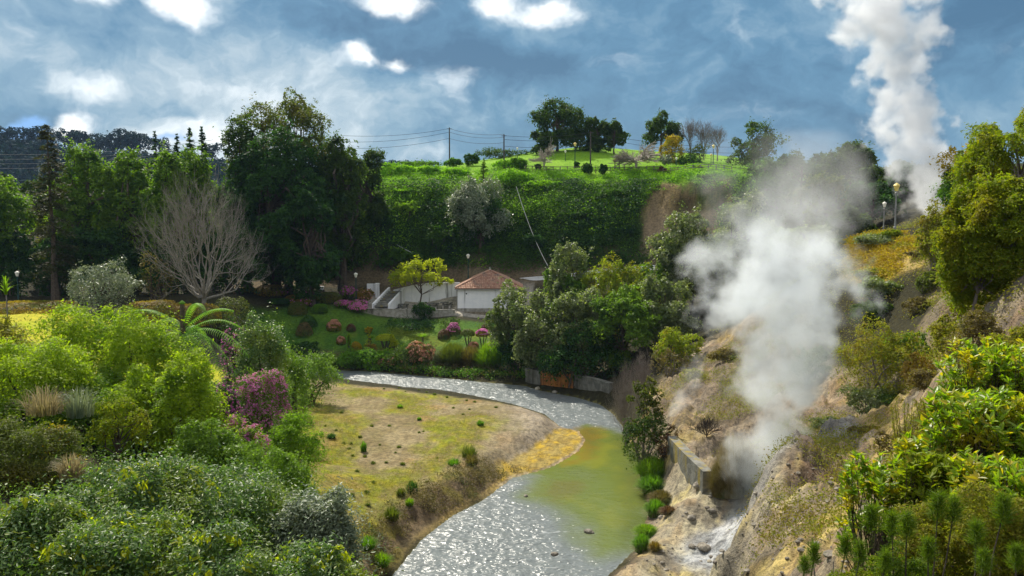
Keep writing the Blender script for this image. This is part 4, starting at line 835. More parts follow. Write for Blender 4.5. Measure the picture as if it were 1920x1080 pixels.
# ------------------------------------------------------------------ far ridge
def build_ridge():
    x = np.linspace(-560, 700, 260); t = np.linspace(0, 1, 26); X, Tt = np.meshgrid(x, t); prof = np.interp(X, [-560, -360, -300, -230, -160, -80, 0, 200, 330, 420, 520, 700], [74, 68, 58, 54, 46, 44, 44, 42, 46, 56, 74, 90])
    Y = 420+Tt*170; Z = 20+(prof-26)*sm(0, .8, Tt)+(fbm(X*.03, Y*.03, o=4, seed=7)-.5)*9*Tt; n = len(x); i = np.arange(len(t)-1)[:, None]*n+np.arange(n-1)[None]; Q = np.stack([i, i+1, i+1+n, i+n], -1).reshape(-1, 4)
    m, tt = new_mat('ridge_ground'); p = tt.node('ShaderNodeBsdfPrincipled', {'Base Color': (.012, .030, .030, 1), 'Roughness': .95, 'Specular IOR Level': .1}); out(tt, p.outputs[0])  # ridge soil tinted blue for distance haze as well
    tag(link('distant_hill', mesh_np('distant_hill', np.stack([X, Y, Z], -1).reshape(-1, 3), Q.ravel(), np.full(len(Q), 4), m, True)), kind='structure')
    rng = nrng(); N = 3600; xs = rng.uniform(-540, 660, N); ts = rng.random(N)**.7; ys = 430+ts*150; zs = 20+(np.interp(xs, x, prof[0])-26)*sm(0, .8, ts); Ps, Ns = [], []
    for k in range(N):
        h = rng.uniform(7, 12); d = rdir(rng, 60); P = d*np.array([h*.32, h*.32, h*.5])*(.75+.3*rng.random((60, 1)))+np.array([xs[k], ys[k], zs[k]+h*.5]); Ps.append(P); Ns.append(d)
    me = leaf_mesh('forest', np.concatenate(Ps), np.concatenate(Ns)+.6*rdir(rng, 60*N), 2.6, G['navy'], rng, .6); tag(link('forest', me), kind='stuff')
    # the taller pines that stand out along the skyline: one pine, then copies of it
    root = None
    for k, (px, py, w) in enumerate([(12, 238, 26), (30, 244, 20), (52, 240, 26), (75, 238, 28), (98, 246, 22), (130, 246, 24), (148, 248, 22), (168, 250, 22), (226, 246, 22), (244, 252, 22), (258, 250, 18), (298, 258, 24), (205, 258, 22), (186, 262, 22), (398, 268, 18), (700, 300, 12), (722, 301, 12), (742, 303, 10), (758, 304, 10), (774, 302, 10), (1772, 290, 12), (1786, 288, 14), (1800, 292, 12)]):
        Y = 565 if px < 600 else 580; a = W(px, py, Y); z = 20+(float(np.interp(a[0], x, prof[0]))-26); h = max(8., a[2]-z); 
        if root is None:
            root = thing('pine_tree', '', 'tree', (a[0], Y, z), 0, 'dark pines on the far ridge'); H0 = h; bl = [(np.array([rng.uniform(-1, 1)*H0*.22, rng.uniform(-1, 1)*H0*.2, H0*rng.uniform(.5, .95)]), np.array([H0*.17, H0*.17, H0*.10])) for _ in range(12)]
            P, D = spray_points(bl, 1300, rng, .3, 10, .5); part('crown', leaf_mesh('crown', P, D+.6*rdir(rng, len(P)), 1.2, G['navy'], rng, .5), root); mb = MB(); mb.tube([(0, 0, -2), (0, 0, H0*.5), (.3, 0, H0*.9)], [.4, .3, .1], 5); mb.build('trunk', G['blacktwig'], root); root['label'] = 'far dark pine standing on the distant skyline ridge'
        else: copy_tree(root, (a[0], Y, z), k*1.3, 'far dark pine standing on the distant skyline ridge', None, h/H0*rng.uniform(.95, 1.05))
build_ridge()

# ------------------------------------------------------------------ the hill: ground cover, hedges, trees, shrubs
def scatter(name, region, n, mat, leaf, hgt, seed, per=9, spread=.5, dens=None, label=None):
    rng = nrng(seed); x0, x1, y0, y1 = region[0]; x = rng.uniform(x0, x1, n*6); y = rng.uniform(y0, y1, n*6); k = np.ones(len(x), bool)
    if dens is not None: k = rng.random(len(x)) < dens(x, y)
    x, y = x[k][:n], y[k][:n]; z = height(x, y, False); hh = hgt*(.35+1.1*fbm(x*.5, y*.5, o=3, seed=seed)**1.5*1.8)
    P = np.repeat(np.stack([x, y, z], 1), per, 0)+rng.normal(size=(len(x)*per, 3))*np.array([spread, spread, .0]); P[:, 2] += np.repeat(hh, per)*(.2+.9*rng.random(len(P)))
    N = np.array([0, -.25, .8])+.7*rdir(rng, len(P)); tag(link(name, leaf_mesh(name, P, N, leaf, G[mat], rng, .55)), label, None, None, 'stuff')
incliff = lambda x, y: sm(-.5, 1.2, poly_sd(HILLCLIFF, x, y)+jit(x, y, .4, 1.5))
def d_slope(x, y): z = T0(x, y); return sm(9.0, 10.5, z)*sm(23.5, 21.5, z)*incliff(x, y)*sm(1.2, -.5, x-42)
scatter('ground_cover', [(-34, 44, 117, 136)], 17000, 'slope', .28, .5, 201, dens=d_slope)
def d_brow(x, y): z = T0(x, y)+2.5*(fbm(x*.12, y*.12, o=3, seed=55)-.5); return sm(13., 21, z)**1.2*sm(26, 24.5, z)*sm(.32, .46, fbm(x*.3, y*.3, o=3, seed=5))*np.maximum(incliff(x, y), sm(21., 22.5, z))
scatter('brow_weeds', [(-24, 42, 121, 142)], 15000, 'brow', .24, .4, 202, dens=d_brow)  # brighter leaf green stands in for sunlight along the brow
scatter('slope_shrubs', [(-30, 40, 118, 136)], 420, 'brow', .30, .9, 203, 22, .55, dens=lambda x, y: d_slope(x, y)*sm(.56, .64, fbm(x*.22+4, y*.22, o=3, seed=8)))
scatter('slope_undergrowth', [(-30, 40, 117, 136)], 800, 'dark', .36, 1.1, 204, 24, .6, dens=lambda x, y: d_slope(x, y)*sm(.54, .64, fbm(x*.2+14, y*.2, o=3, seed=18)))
for (x0, y0, x1, y1, Y, mt, lb) in [(1105, 352, 1185, 412, 126, 'slope', 'leafy bush on the upper hillside left of the bare cliff'), (1180, 338, 1245, 382, 129, 'slope', 'leafy bush hanging over the left edge of the bare cliff'), (985, 338, 1060, 376, 131, 'brow', 'bright bush mound on the brow above the hanging pale cable'), (1050, 395, 1125, 450, 123.5, 'slope', 'leafy bush in the middle of the hillside right of the pale cable'), (975, 430, 1030, 490, 121.5, 'dark', 'dark bush low on the hillside by the pale cable end'), (1130, 425, 1200, 482, 121, 'dark', 'dark bush at the lower left foot of the bare cliff'),
        (690, 356, 790, 392, 129, 'brow', 'bright bush mound at the left end of the hillside'), (668, 396, 735, 470, 122, 'dark', 'dark bush where the hillside meets the wood'), (790, 420, 850, 468, 122, 'slope', 'leafy bush left below the silver grey hillside tree'), (1300, 325, 1372, 362, 126, 'brow', 'bright overhanging weeds bush at the right end of the brow')]:
    plant('bush', lb, 'bush', (x0, y0, x1, y1), Y, mt, .32, 2600, 16, 'leafy bushes on the hillside', depth=.5, sub=(.2, .36))
HG = 'hedges on the hill brow'
for (x0, y0, x1, y1, Y, lb, mt) in [(700, 306, 770, 334, 137, 'bright hedge row at the left end of the hill brow', 'brow'), (760, 311, 835, 334, 138, 'bright hedge row left of the lone hill pole', 'brow'), (815, 316, 880, 336, 137, 'bright hedge below the lone hill pole', 'brow'),
        (832, 296, 868, 312, 148, 'dark round bush at the foot of the lone hill pole', 'grass'), (745, 303, 835, 313, 147, 'thin dark hedge on the skyline left of the lone pole', 'grass'), (868, 288, 900, 314, 146, 'leafy green bush left of the middle hill pole', 'slope'), (895, 277, 985, 306, 158, 'dark hedge rising behind the middle hill pole', 'dark2'), (915, 300, 990, 322, 141, 'bright hedge beside the middle hill pole', 'brow'),
        (955, 296, 992, 318, 140, 'small green hedge at the left end of the rail fence', 'grass'), (925, 318, 1000, 345, 133, 'grassy mound on the brow right of the silver grey tree', 'brow')]:
    plant('hedge', lb, 'hedge', (x0, y0, x1, y1), Y, mt, .28, 3600, 14, HG, depth=.45, sub=(.3, .5))
HT = 'trees on the hilltop'
plant('tree', 'tallest dark hilltop tree left of the poles', 'tree', (994, 190, 1096, 306), 158, 'dark2', .40, 17000, 24, HT, 'tree', sub=(.26, .42), bottom=-1.)
plant('tree', 'low dark tree flanking the tallest hilltop tree on the left', 'tree', (990, 240, 1045, 300), 156, 'dark2', .42, 6000, 12, HT, 'tree', sub=(.28, .45), bottom=-1.)
plant('tree', 'round dark hilltop tree left of the paired crowns', 'tree', (1098, 218, 1142, 300), 158, 'dark2', .4, 9000, 16, HT, 'tree', sub=(.28, .44), bottom=-1.); plant('tree', 'round dark hilltop tree right of the paired crowns', 'tree', (1128, 226, 1176, 300), 157, 'dark2', .4, 9000, 16, HT, 'tree', sub=(.28, .44), bottom=-1.)
plant('bush', 'dark saddle of bushes joining the hilltop trees', 'bush', (1060, 238, 1130, 300), 160, 'dark2', .42, 6000, 12); plant('tree', 'dense hilltop tree with a bright rim above the golden bush', 'tree', (1206, 210, 1276, 300), 153, 'dark2', .38, 9000, 16, HT, 'tree', sub=(.24, .42), bottom=-.2)
plant('bush', 'upright golden yellow bush on the hilltop', 'bush', (1238, 252, 1288, 308), 145, 'gold', .28, 5000, 14, sub=(.3, .45), cone=.1)
for (x0, y0, x1, lb) in ((1270, 222, 1322, 'left of the leafless hilltop trees above the golden bush'), (1296, 228, 1346, 'middle of the leafless hilltop trees by the lamps'), (1325, 236, 1368, 'rightmost leafless hilltop tree near the steam')): bare_tree('bare_tree', lb, (x0, y0, x1, 300), 152, 'twig', 4, 'leafless hilltop trees', .25, .5, 6, .13)
bare_tree('pollarded_tree', 'flat topped pruned bare tree at the left of the hilltop lawn', (985, 272, 1056, 313), 139, 'greybark', 4, 'flat pruned plane trees', .45, 1.2, 7, .16, flatten=.85); bare_tree('pollarded_tree', 'wide flat topped pruned bare tree right of the hilltop lawn', (1146, 272, 1240, 316), 136, 'greybark', 4, 'flat pruned plane trees', .45, 1.2, 8, .26, flatten=.85)
for (x0, y0, x1, y1, Y, mt, lb) in [(1092, 307, 1112, 318, 135, 'dark', 'left of two dark round bushes by the hill fence'), (1122, 307, 1138, 320, 134, 'dark', 'right of two dark round bushes by the hill fence'), (1076, 303, 1086, 313, 139, 'dark', 'tiny dark bush at the foot of the tall yellow lamp'), (1003, 307, 1015, 315, 139, 'dark', 'tiny dark bush under the left pruned tree'), (1234, 288, 1260, 308, 139, 'silver', 'silvery round bush right of the wide pruned tree'), (1262, 292, 1312, 312, 142, 'dark', 'dark hedge bush below the golden bush'), (1290, 272, 1330, 300, 148, 'olive', 'olive bush below the leafless hilltop trees'), (1300, 308, 1322, 326, 130, 'lime', 'bright shrub growing through the end rail fence'), (1235, 312, 1250, 325, 132, 'maroon', 'reddish small shrub by the fence end')]:
    plant('bush', lb, 'bush', (x0, y0, x1, y1), Y, mt, .25, 1600, 9, 'small bushes on the hilltop lawn')
def small_palm(px, py0, py1, Y, label, mat, n=14, r=.9, trunk=True, name='palm'):
    a = W(px, py1, Y); z = H1(a[0], a[1]) if trunk else a[2]; h = W(px, py0, Y)[2]-z; rng = nrng(); root = thing(name, label, 'palm', (a[0], Y, z)); mb = MB(); mb.tube([(0, 0, -.2), (0, 0, h*.7)], [.12, .09], 6); mb.build('trunk', G['bark'], root)
    me = blades('fronds', n*9, r, h*.3, G[mat], rng, 1.1, .05, 4, 1.); V = np.zeros(len(me.vertices)*3, np.float32); me.vertices.foreach_get('co', V); V = V.reshape(-1, 3); V[:, 2] += h*.66; me.vertices.foreach_set('co', V.ravel()); part('fronds', me, root)
small_palm(1161, 288, 312, 136, 'small brownish palm in front of the wide pruned tree', 'rust'); small_palm(1153, 296, 312, 136.5, 'shorter brownish palm beside the other by the pruned tree', 'rust', r=.7)
tuft('reed_clump', 'pale dry reed clump on the skyline left of the lone pole', 'reeds', hit(815, 309), 1.6, 3.4, 'straw', 60, .15, .05); tuft('reed_clump', 'thin pale reeds among the bare hilltop trees', 'reeds', hit(1207, 303), 1.6, 3.6, 'straw', 40, .1, .05)
plant('tree', 'silver grey tree with a dark core on the hillside', 'tree', (836, 322, 962, 478), 120.5, 'silver', .30, 19000, 30, None, 'tree', sub=(.20, .34), low=.45, trunkr=.22)
plant('bush', 'dark inner bush beneath the silver grey hillside tree', 'bush', (850, 370, 945, 490), 121.5, 'dark', .36, 8000, 14)
conifer('conifer_shrub', 'small bright pointed conifer above the silver grey tree', (890, 296, 924, 352), 128, 'lime', 2200, .3, 12, -.1)
plant('bush', 'pale flowering creeper patch on the dark hillside', 'bush', (738, 372, 782, 408), 124.5, 'lime', .3, 1400, 8, None, depth=.4); plant('bush', 'bright leafy bush low on the hillside above the yellow green tree', 'bush', (700, 466, 790, 512), 119.5, 'slope', .36, 3500, 12, depth=.4)

# ------------------------------------------------------------------ the garden slope and terrace plants
plant('tree', 'flat topped yellow green tree on the picnic terrace', 'tree', (716, 484, 862, 556), 113.2, 'yellow', .34, 5200, 22, None, 'tree', sub=(.17, .29), low=.5, trunkr=.15, stem='bark', bottom=-.3, per=12, depth=.7)
plant('bush', 'dark round bush growing over the terrace parapet', 'bush', (774, 566, 815, 608), 106.8, 'dark', .2, 3000, 10)
PG = 'flowering azaleas of the garden'
def fl(c, frac=.5, s=.16, zlo=.25): return [('flowers', c, frac, s, zlo)]
for (x0, y0, x1, y1, Y, mt, ex, lb) in [
    (625, 560, 662, 590, 107.2, 'mid', fl('magenta', .9), 'magenta azalea left of the two biggest flowering azaleas'), (648, 562, 688, 598, 106.5, 'mid', fl('pink', 1.1), 'big pink azalea below the green lamp post'),
    (634, 536, 668, 556, 112.2, 'mid', fl('magenta', .5), 'magenta azalea behind the green lamp post'), (515, 546, 540, 558, 110.5, 'mid', fl('magenta', .5), 'small magenta azalea beside the small white post'), (556, 546, 575, 556, 111, 'mid', fl('magenta', .6), 'small magenta azalea in front of the blue gate'),
    (548, 558, 588, 586, 106.5, 'rust', fl('pink', .18), 'reddish azalea bush at the head of the garden slope'), (665, 540, 700, 562, 111.6, 'rust', fl('salmon', .2), 'rusty bush left of the stone steps')]:
    plant('azalea', lb, 'shrub', (x0, y0, x1, y1), Y, mt, .2, 1700, 9, PG, extra=ex, sub=(.32, .5))
for (x0, y0, x1, Y, mt, lb) in [(478, 534, 536, 109.5, 'rust', 'orange topped clipped hedge dome by the small white post'), (440, 540, 482, 110.5, 'olive', 'green clipped dome left of the orange topped hedge'), (536, 552, 600, 109, 'rust', 'long low rusty hedge along the garden path'), (592, 548, 640, 109, 'olive', 'olive hedge left of the big pink azalea'), (540, 566, 575, 104.5, 'olive', 'dark olive clipped bush on the upper garden slope'), (585, 570, 615, 105.5, 'grass', 'green clipped bush on the upper garden slope'), (500, 560, 545, 106, 'dark', 'dark hedge at the left end of the garden slope')]:
    dome('hedge', lb, 'hedge', (x0, y0, x1, 600), Y, mt, .17, 2600, 'clipped hedges of the garden', squareness=3.)
TB = 'clipped azalea balls on the garden lawn'
def dball(px, pt, w, pb, mt, ex, lb, mush=False):
    p = hit(px, pb, 60, 125); dome('topiary', lb, 'shrub', (px-w/2-1, pt+(pb-pt)*(.22 if not mush else 0), px+w/2+1, pb), p[1], mt, .15, 1500, TB, ex, mush)
for a in [(570, 597, 30, 628, 'brownish', fl('maroon', .3, .12), 'larger dark clipped ball left on the garden lawn'), (578, 585, 32, 612, 'dark', None, 'dark green clipped ball above the larger dark ball'), (626, 593, 26, 618, 'rust', fl('salmon', 1.2, .17), 'salmon pink ball high on the garden lawn'), (639, 627, 16, 644, 'rust', fl('salmon', 1.0, .15), 'small salmon ball left of the golden balls'),
          (658, 603, 16, 620, 'maroon', None, 'small dark maroon ball high on the garden lawn'), (667, 636, 22, 656, 'gold', None, 'golden clipped ball low on the garden lawn'), (850, 598, 26, 626, 'maroon', fl('pink', .5, .15), 'maroon azalea ball below the terrace parapet'), (832, 612, 22, 634, 'maroon', None, 'dark maroon ball left of the mushroom topiaries'), (888, 637, 20, 655, 'rust', fl('salmon', .9, .16), 'pinkish ball in front of the mushroom topiaries'), (911, 602, 20, 622, 'maroon', None, 'dark maroon ball below the mossy stone wall')]: dball(*a)
dball(877, 617, 26, 646, 'olive', None, 'olive mushroom shaped topiary', True); dball(905, 617, 26, 648, 'rust', fl('pink', .9, .16), 'pink topped mushroom shaped topiary', True)
def gplant(px, pt, w, pb, mt, lb, name='bush', leaf=.16, n=1300, **kw):
    p = hit(px, pb, 60, 125); return plant(name, lb, 'bush', (px-w/2, pt, px+w/2, pb), p[1], mt, leaf, n, 8, **kw)
conifer('conifer_shrub', 'narrow yellow conifer shrub on the garden lawn', (683, 618, 700, 662), 97.6, 'yellow', 900, .2, 9, -.2); gplant(691, 612, 14, 626, 'gold', 'small golden bush above the palm like plant')
small_palm(695, 626, 652, 98.5, 'bright palm like plant among the garden balls', 'lime', r=1.3, n=9); small_palm(793, 622, 650, 98.2, 'wide leaved pale palm right on the garden lawn', 'lime', r=2.0, n=9); small_palm(785, 638, 655, 97, 'dark palm crown below the wide leaved palm', 'grass', r=1.2, n=9)
dball(722, 626, 36, 652, 'yellow', None, 'yellow flat topped table topiary on the garden lawn', True); gplant(737, 628, 18, 656, 'yellow', 'yellow bush right of the table topiary', leaf=.18); gplant(698, 642, 26, 668, 'rust', 'rusty small bush in front of the palm like plant'); gplant(654, 622, 9, 662, 'lime', 'thin lime shrub beside the golden ball')
gplant(730, 655, 60, 672, 'lime', 'low lime ground shrub at the garden foot', leaf=.2, n=1500)
gplant(842, 592, 46, 612, 'dark2', 'dark ferny bush under the parapet end'); gplant(772, 600, 110, 616, 'dark', 'dark strip of low plants under the parapet', leaf=.22, n=2200)
BK = 'bushes on the far river bank'
for (x0, y0, x1, y1, Y, mt, ex, lb) in [(630, 654, 690, 692, 91.6, 'grass', None, 'green bush at the left end of the far bank'), (672, 656, 728, 694, 91.0, 'grass', None, 'bright green bush on the far bank below the yellow plants'), (716, 668, 752, 698, 90.6, 'brownish', fl('salmon', .2), 'brown bush at the water edge of the far bank'),
        (738, 650, 792, 704, 90.0, 'dark2', None, 'dark bush on the far bank before the terrace'), (762, 640, 812, 700, 90.2, 'brownish', fl('salmon', .5, .2), 'bush with salmon tips on the far bank'), (596, 670, 640, 700, 91.9, 'dark', None, 'dark bush at the water edge behind the left shrubs'), (556, 640, 600, 690, 95, 'dark', None, 'shaded bush behind the left river shrubs')]:
    plant('bush', lb, 'bush', (x0-4, y0, x1+4, y1+8), Y, mt, .20, 3400, 16, BK, extra=ex)
def bt(px, pb, pt, w, mt, lb, n=1000, droop=.75, dead='straw', Y=None, **kw):
    p = W(px, pb, Y) if Y else hit(px, pb, 20, 120); h = W(px, pt, p[1])[2]-p[2]; tuft('grass_clump', lb, 'grass clump', (p[0], p[1], max(.05, H1(p[0], p[1])-.1)), w/2/F*p[1], h/1.25, mt, n*2, droop, .05, 'tall grass clumps on the far bank', dead, **kw)
bt(850, 706, 642, 86, 'olive', 'olive tall grass clump overhanging the river', 1500, Y=90); bt(884, 706, 648, 70, 'brownish', 'brownish tall grass clump between two greener ones', 1100, Y=89.3); bt(920, 712, 640, 84, 'lime', 'bright green tall grass clump at the river bend', 1500, Y=88.4)
bt(876, 660, 634, 50, 'grass', 'grass clump behind the olive clump', 600, Y=93.5); bt(824, 702, 660, 40, 'silver', 'small grey grass clump at the water', 500, Y=90.2)

# ------------------------------------------------------------------ trees on the right river bank
RB = 'trees on the right river bank'
for (x0, y0, x1, y1, Y, mt, lf, n, lump, lb) in [
    (916, 512, 1012, 705, 88, 'grey', .26, 14000, 18, 'grey green tree in front of the white house corner'), (955, 535, 1065, 712, 84, 'grey', .26, 15000, 18, 'grey tree over the river bend'), (1026, 436, 1100, 640, 90, 'grey', .26, 12000, 18, 'tall narrow grey tree rising above its neighbours'),
    (1008, 490, 1070, 650, 92, 'mid', .26, 8000, 14, 'green tree beside the tall narrow grey tree'), (1015, 528, 1150, 722, 82, 'grey', .26, 22000, 22, 'broad grey tree above the rusty planks'), (1090, 476, 1225, 690, 87, 'amber', .26, 18000, 22, 'yellow topped tree in front of the white road wall'),
    (1105, 532, 1235, 735, 80, 'mid', .26, 20000, 22, 'dense green tree right of the broad grey tree'), (1190, 500, 1305, 705, 82, 'grey', .26, 15000, 18, 'grey green tree left of the lower steam plume'), (1232, 380, 1370, 600, 92, 'grey', .28, 22000, 26, 'large grey tree at the foot of the bare cliff'), (1290, 470, 1400, 640, 88, 'olive', .28, 12000, 18, 'olive tree fading into the lower steam'), (1040, 505, 1120, 640, 89, 'mid', .26, 9000, 14, 'leafy green tree between the narrow grey and yellow topped trees'), (1195, 470, 1262, 620, 90, 'mid', .26, 9000, 14, 'green tree hiding the right end of the white road wall')]:
    plant('tree', lb, 'tree', (x0-.08*(x1-x0), y0, x1+.08*(x1-x0), y1), Y, mt, lf, int(n*1.4), int(lump*2.1), RB, 'tree', sub=(.15, .29), low=.5, trunkr=.14, bottom=-.9)
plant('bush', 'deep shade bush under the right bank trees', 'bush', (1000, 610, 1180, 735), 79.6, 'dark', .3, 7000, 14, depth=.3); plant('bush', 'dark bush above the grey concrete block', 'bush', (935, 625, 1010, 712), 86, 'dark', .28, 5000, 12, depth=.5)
plant('shrub', 'yellow green shrub at the top of the eroded bank', 'shrub', (1226, 612, 1318, 705), 72, 'amber', .22, 5000, 16, low=.5, stem='twig'); plant('shrub', 'brown twiggy shrub below the yellow green shrub', 'shrub', (1222, 650, 1300, 720), 70, 'brownish', .2, 1500, 10, low=.6, stem='twig')
bare_tree('bare_shrub', 'grey leafless shrub at the river edge', (1136, 680, 1218, 800), 60, 'twig', 5, None, .1, .8, 8, .07, seed=31, cat='shrub'); bare_tree('bare_shrub', 'grey leafless shrub behind the river edge sapling', (1180, 660, 1240, 760), 64, 'twig', 5, None, .1, .7, 7, .06, seed=33, cat='shrub')
plant('sapling', 'thin yellow green sapling leaning over the river', 'tree', (1172, 688, 1248, 850), 54, 'olive', .18, 4200, 18, None, 'tree', sub=(.16, .28), low=.6, trunkr=.07, stem='blacktwig', depth=.7)
plant('bush', 'dark twiggy bush overhanging the calm pool', 'bush', (1170, 772, 1256, 850), 53, 'dark2', .16, 3000, 12, low=.6, stem='twig')
plant('bush', 'dead dark brown root bush beside the concrete wall top', 'bush', (1225, 798, 1272, 858), 52.2, 'maroon', .14, 1200, 8, low=.8, stem='blacktwig')
bare_tree('bare_shrub', 'dark dead branch heap on the bare slope', (1292, 780, 1360, 838), 50.5, 'blacktwig', 4, None, .1, 1.1, 9, .05, seed=35, cat='shrub')
for (px, pb, pt, w, mt, nn, lb) in [(1224, 900, 845, 74, 'lime', 1500, 'bright lime grass clump at the pool edge'), (1222, 925, 880, 60, 'grass', 900, 'green grass clump below the bright lime clump'), (1240, 945, 912, 52, 'brownish', 800, 'brown dry grass clump by the pool edge'), (1228, 968, 925, 44, 'grass', 500, 'mossy grass tuft between brown and green clumps'), (1212, 1005, 978, 50, 'lime', 700, 'small lime grass clump on the mineral shore'), (1203, 1035, 990, 40, 'grass', 500, 'trailing grass clump at the water on the mineral shore'), (1228, 1032, 1010, 26, 'rust', 260, 'small rusty grass tuft on pale mineral ground'), (1255, 965, 945, 40, 'maroon', 420, 'reddish dry tuft beside the brown clump')]:
    p = hit(px, pb, 25, 70); tuft('grass_clump', lb, 'grass clump', p, w/2/F*p[1]*1.3, (pb-pt)/F*p[1]*.85, mt, int(nn*1.6), 1.25, .026, 'grass clumps along the hot shore', 'straw' if mt != 'lime' else None)
for (px, pb, pt, w, lb, mt) in [(1372, 935, 800, 90, 'large drooping dry grass tuft on the rim beside the vent', 'straw'), (1352, 925, 850, 60, 'smaller drooping dry grass tuft left of the vent', 'brownish'), (1398, 900, 790, 60, 'dry grass tuft behind the steam at the vent rim', 'straw')]:
    p = W(px, pb-40, 44.2); tuft('grass_clump', lb, 'grass clump', (p[0], p[1], H1(p[0], p[1])-.1), w/2/F*44*1.25, (pb-pt)/F*44*.95, mt, 2000, .9, .016, 'dry tufts by the vent', 'brownish')

# ------------------------------------------------------------------ right slope
RS = 'shrubs on the steaming slope'
for (x0, y0, x1, y1, Y, mt, lf, n, lump, st, lb) in [
    (1570, 606, 1752, 770, 43, 'heath', .13, 12000, 26, 'twig', 'big olive twiggy shrub in the middle of the slope'), (1650, 612, 1750, 720, 44, 'mid', .13, 6000, 16, 'twig', 'greener shrub on the right side of the big twiggy shrub'), (1580, 720, 1690, 800, 42, 'grey', .12, 6000, 14, 'twig', 'grey green shrub below the big twiggy shrub'), (1640, 745, 1720, 800, 41, 'dark2', .12, 4000, 12, 'blacktwig', 'dark low shrub under the big twiggy shrub'),
    (1604, 520, 1690, 605, 57, 'grey', .16, 6000, 16, 'twig', 'grey shrub below the yellow slope'), (1590, 560, 1680, 632, 55, 'dark2', .15, 5000, 14, 'blacktwig', 'dark shrub on the shaded rim beside the steam'), (1600, 500, 1680, 560, 60, 'heath', .16, 4000, 12, 'twig', 'olive heath bush on the yellow slope'), (1690, 555, 1750, 605, 51, 'brownish', .13, 2500, 10, 'twig', 'brownish shrub on the bare shoulder'),
    (1716, 505, 1765, 562, 53, 'olive', .15, 3000, 12, 'twig', 'olive shrub at the foot of the big right trees'), (1596, 440, 1700, 486, 66, 'grey', .2, 4000, 14, 'twig', 'grey bush between two yellow slopes'), (1640, 428, 1692, 458, 66, 'amber', .2, 2500, 10, 'twig', 'yellowish bush at the base of the steam path lamps'), (1722, 385, 1796, 500, 56, 'heath', .17, 8000, 18, 'twig', 'rounded bush on the crest beside the upper steam plume'),
    (1700, 690, 1800, 790, 32, 'brownish', .09, 6000, 16, 'twig', 'brown heathery shrub between slope and near leaves'), (1780, 580, 1890, 720, 24, 'brownish', .08, 8000, 18, 'twig', 'reddish brown heather under the big right trees'), (1690, 660, 1760, 760, 38, 'rust', .1, 3500, 12, 'twig', 'rusty dry shrub above the brown heathery shrub'), (1480, 640, 1560, 720, 52, 'grey', .14, 3500, 12, 'twig', 'grey shrub dimly seen inside the lower steam'), (1320, 655, 1400, 730, 66, 'brownish', .16, 3500, 12, 'twig', 'brown dry shrub on the eroded bank by the steam'), (1270, 690, 1330, 740, 64, 'heath', .15, 2200, 10, 'twig', 'olive tufted shrub above the small steam wisp'), (1745, 590, 1800, 650, 43, 'heath', .13, 3000, 12, 'twig', 'olive shrub on the bare pale gully'), (1700, 470, 1750, 520, 60, 'brownish', .16, 2200, 10, 'twig', 'brown shrub at the right end of the yellow slope'), (1790, 500, 1850, 600, 36, 'heath', .12, 5000, 14, 'twig', 'olive shrub under the left side of the yellow green tree'), (1520, 780, 1590, 830, 42.5, 'grey', .12, 2200, 10, 'twig', 'low grey shrub on the rim above the dark rock'), (1740, 600, 1832, 705, 34, 'heath', .1, 6000, 16, 'twig', 'olive heather on the right wall of the pale gully'), (1862, 610, 1990, 730, 20, 'heath', .075, 7000, 16, 'twig', 'heather mound on the bare rock at the right edge'), (1640, 800, 1730, 860, 27, 'brownish', .08, 4000, 14, 'twig', 'brown heather under the upright heathers'), (1600, 800, 1660, 840, 38, 'brownish', .1, 2200, 10, 'twig', 'brown low shrub on the bare slope edge')]:
    plant('shrub', lb, 'shrub', (x0, y0, x1, y1), Y, mt, lf, n, lump, RS, stem=st, low=.5, sub=(.24, .4))
def uh(px0, py0, px1, py1, Y, lb, n=46, mat='heath', lf=.05):
    # upright heather: many thin stems with fine needle leaves along them
    rng = nrng(); cx, w, zt, zb, gz = bbox_world(px0, py0, px1, py1, Y); root = thing('heather', lb, 'shrub', (cx, Y, gz), 0, 'tall heathers on the near slope'); H = zt-gz; mb = MB(); Ps, Ds = [], []
    for k in range(n):
        a = rng.random()*6.283; r = w*.5*rng.random()**.5; h = H*rng.uniform(.6, 1.02); e = np.array([r*math.cos(a), r*math.sin(a), h]); b = e*np.array([.35, .35, 0]); m_ = (b+e)/2+rng.normal(size=3)*.03; mb.tube([b, m_, e], [.012, .008, .003], 4)
        q = 150; t = (.35+.65*rng.random(q)**.8)[:, None]; Ps.append(b+(e-b)*t+rng.normal(size=(q, 3))*np.array([.045, .045, .03])*(1.3-t)); Ds.append(unit(np.tile([0, 0, 1.], (q, 1))+.8*rdir(rng, q)))
    P, D = np.concatenate(Ps), np.concatenate(Ds); part('foliage', leaf_mesh('foliage', P, rdir(rng, len(P)), lf, G[mat], rng, .28, T=D), root); mb.build('stems', G['blacktwig'], root)
uh(1715, 742, 1795, 875, 17, 'dark upright heather in front of the bare slope'); uh(1670, 745, 1740, 830, 22, 'shorter upright heather beside the dark upright one', 30); uh(1780, 680, 1860, 800, 18, 'reddish upright heather among near leaves', 40, 'brownish')
UR = 'trees at the upper right edge'
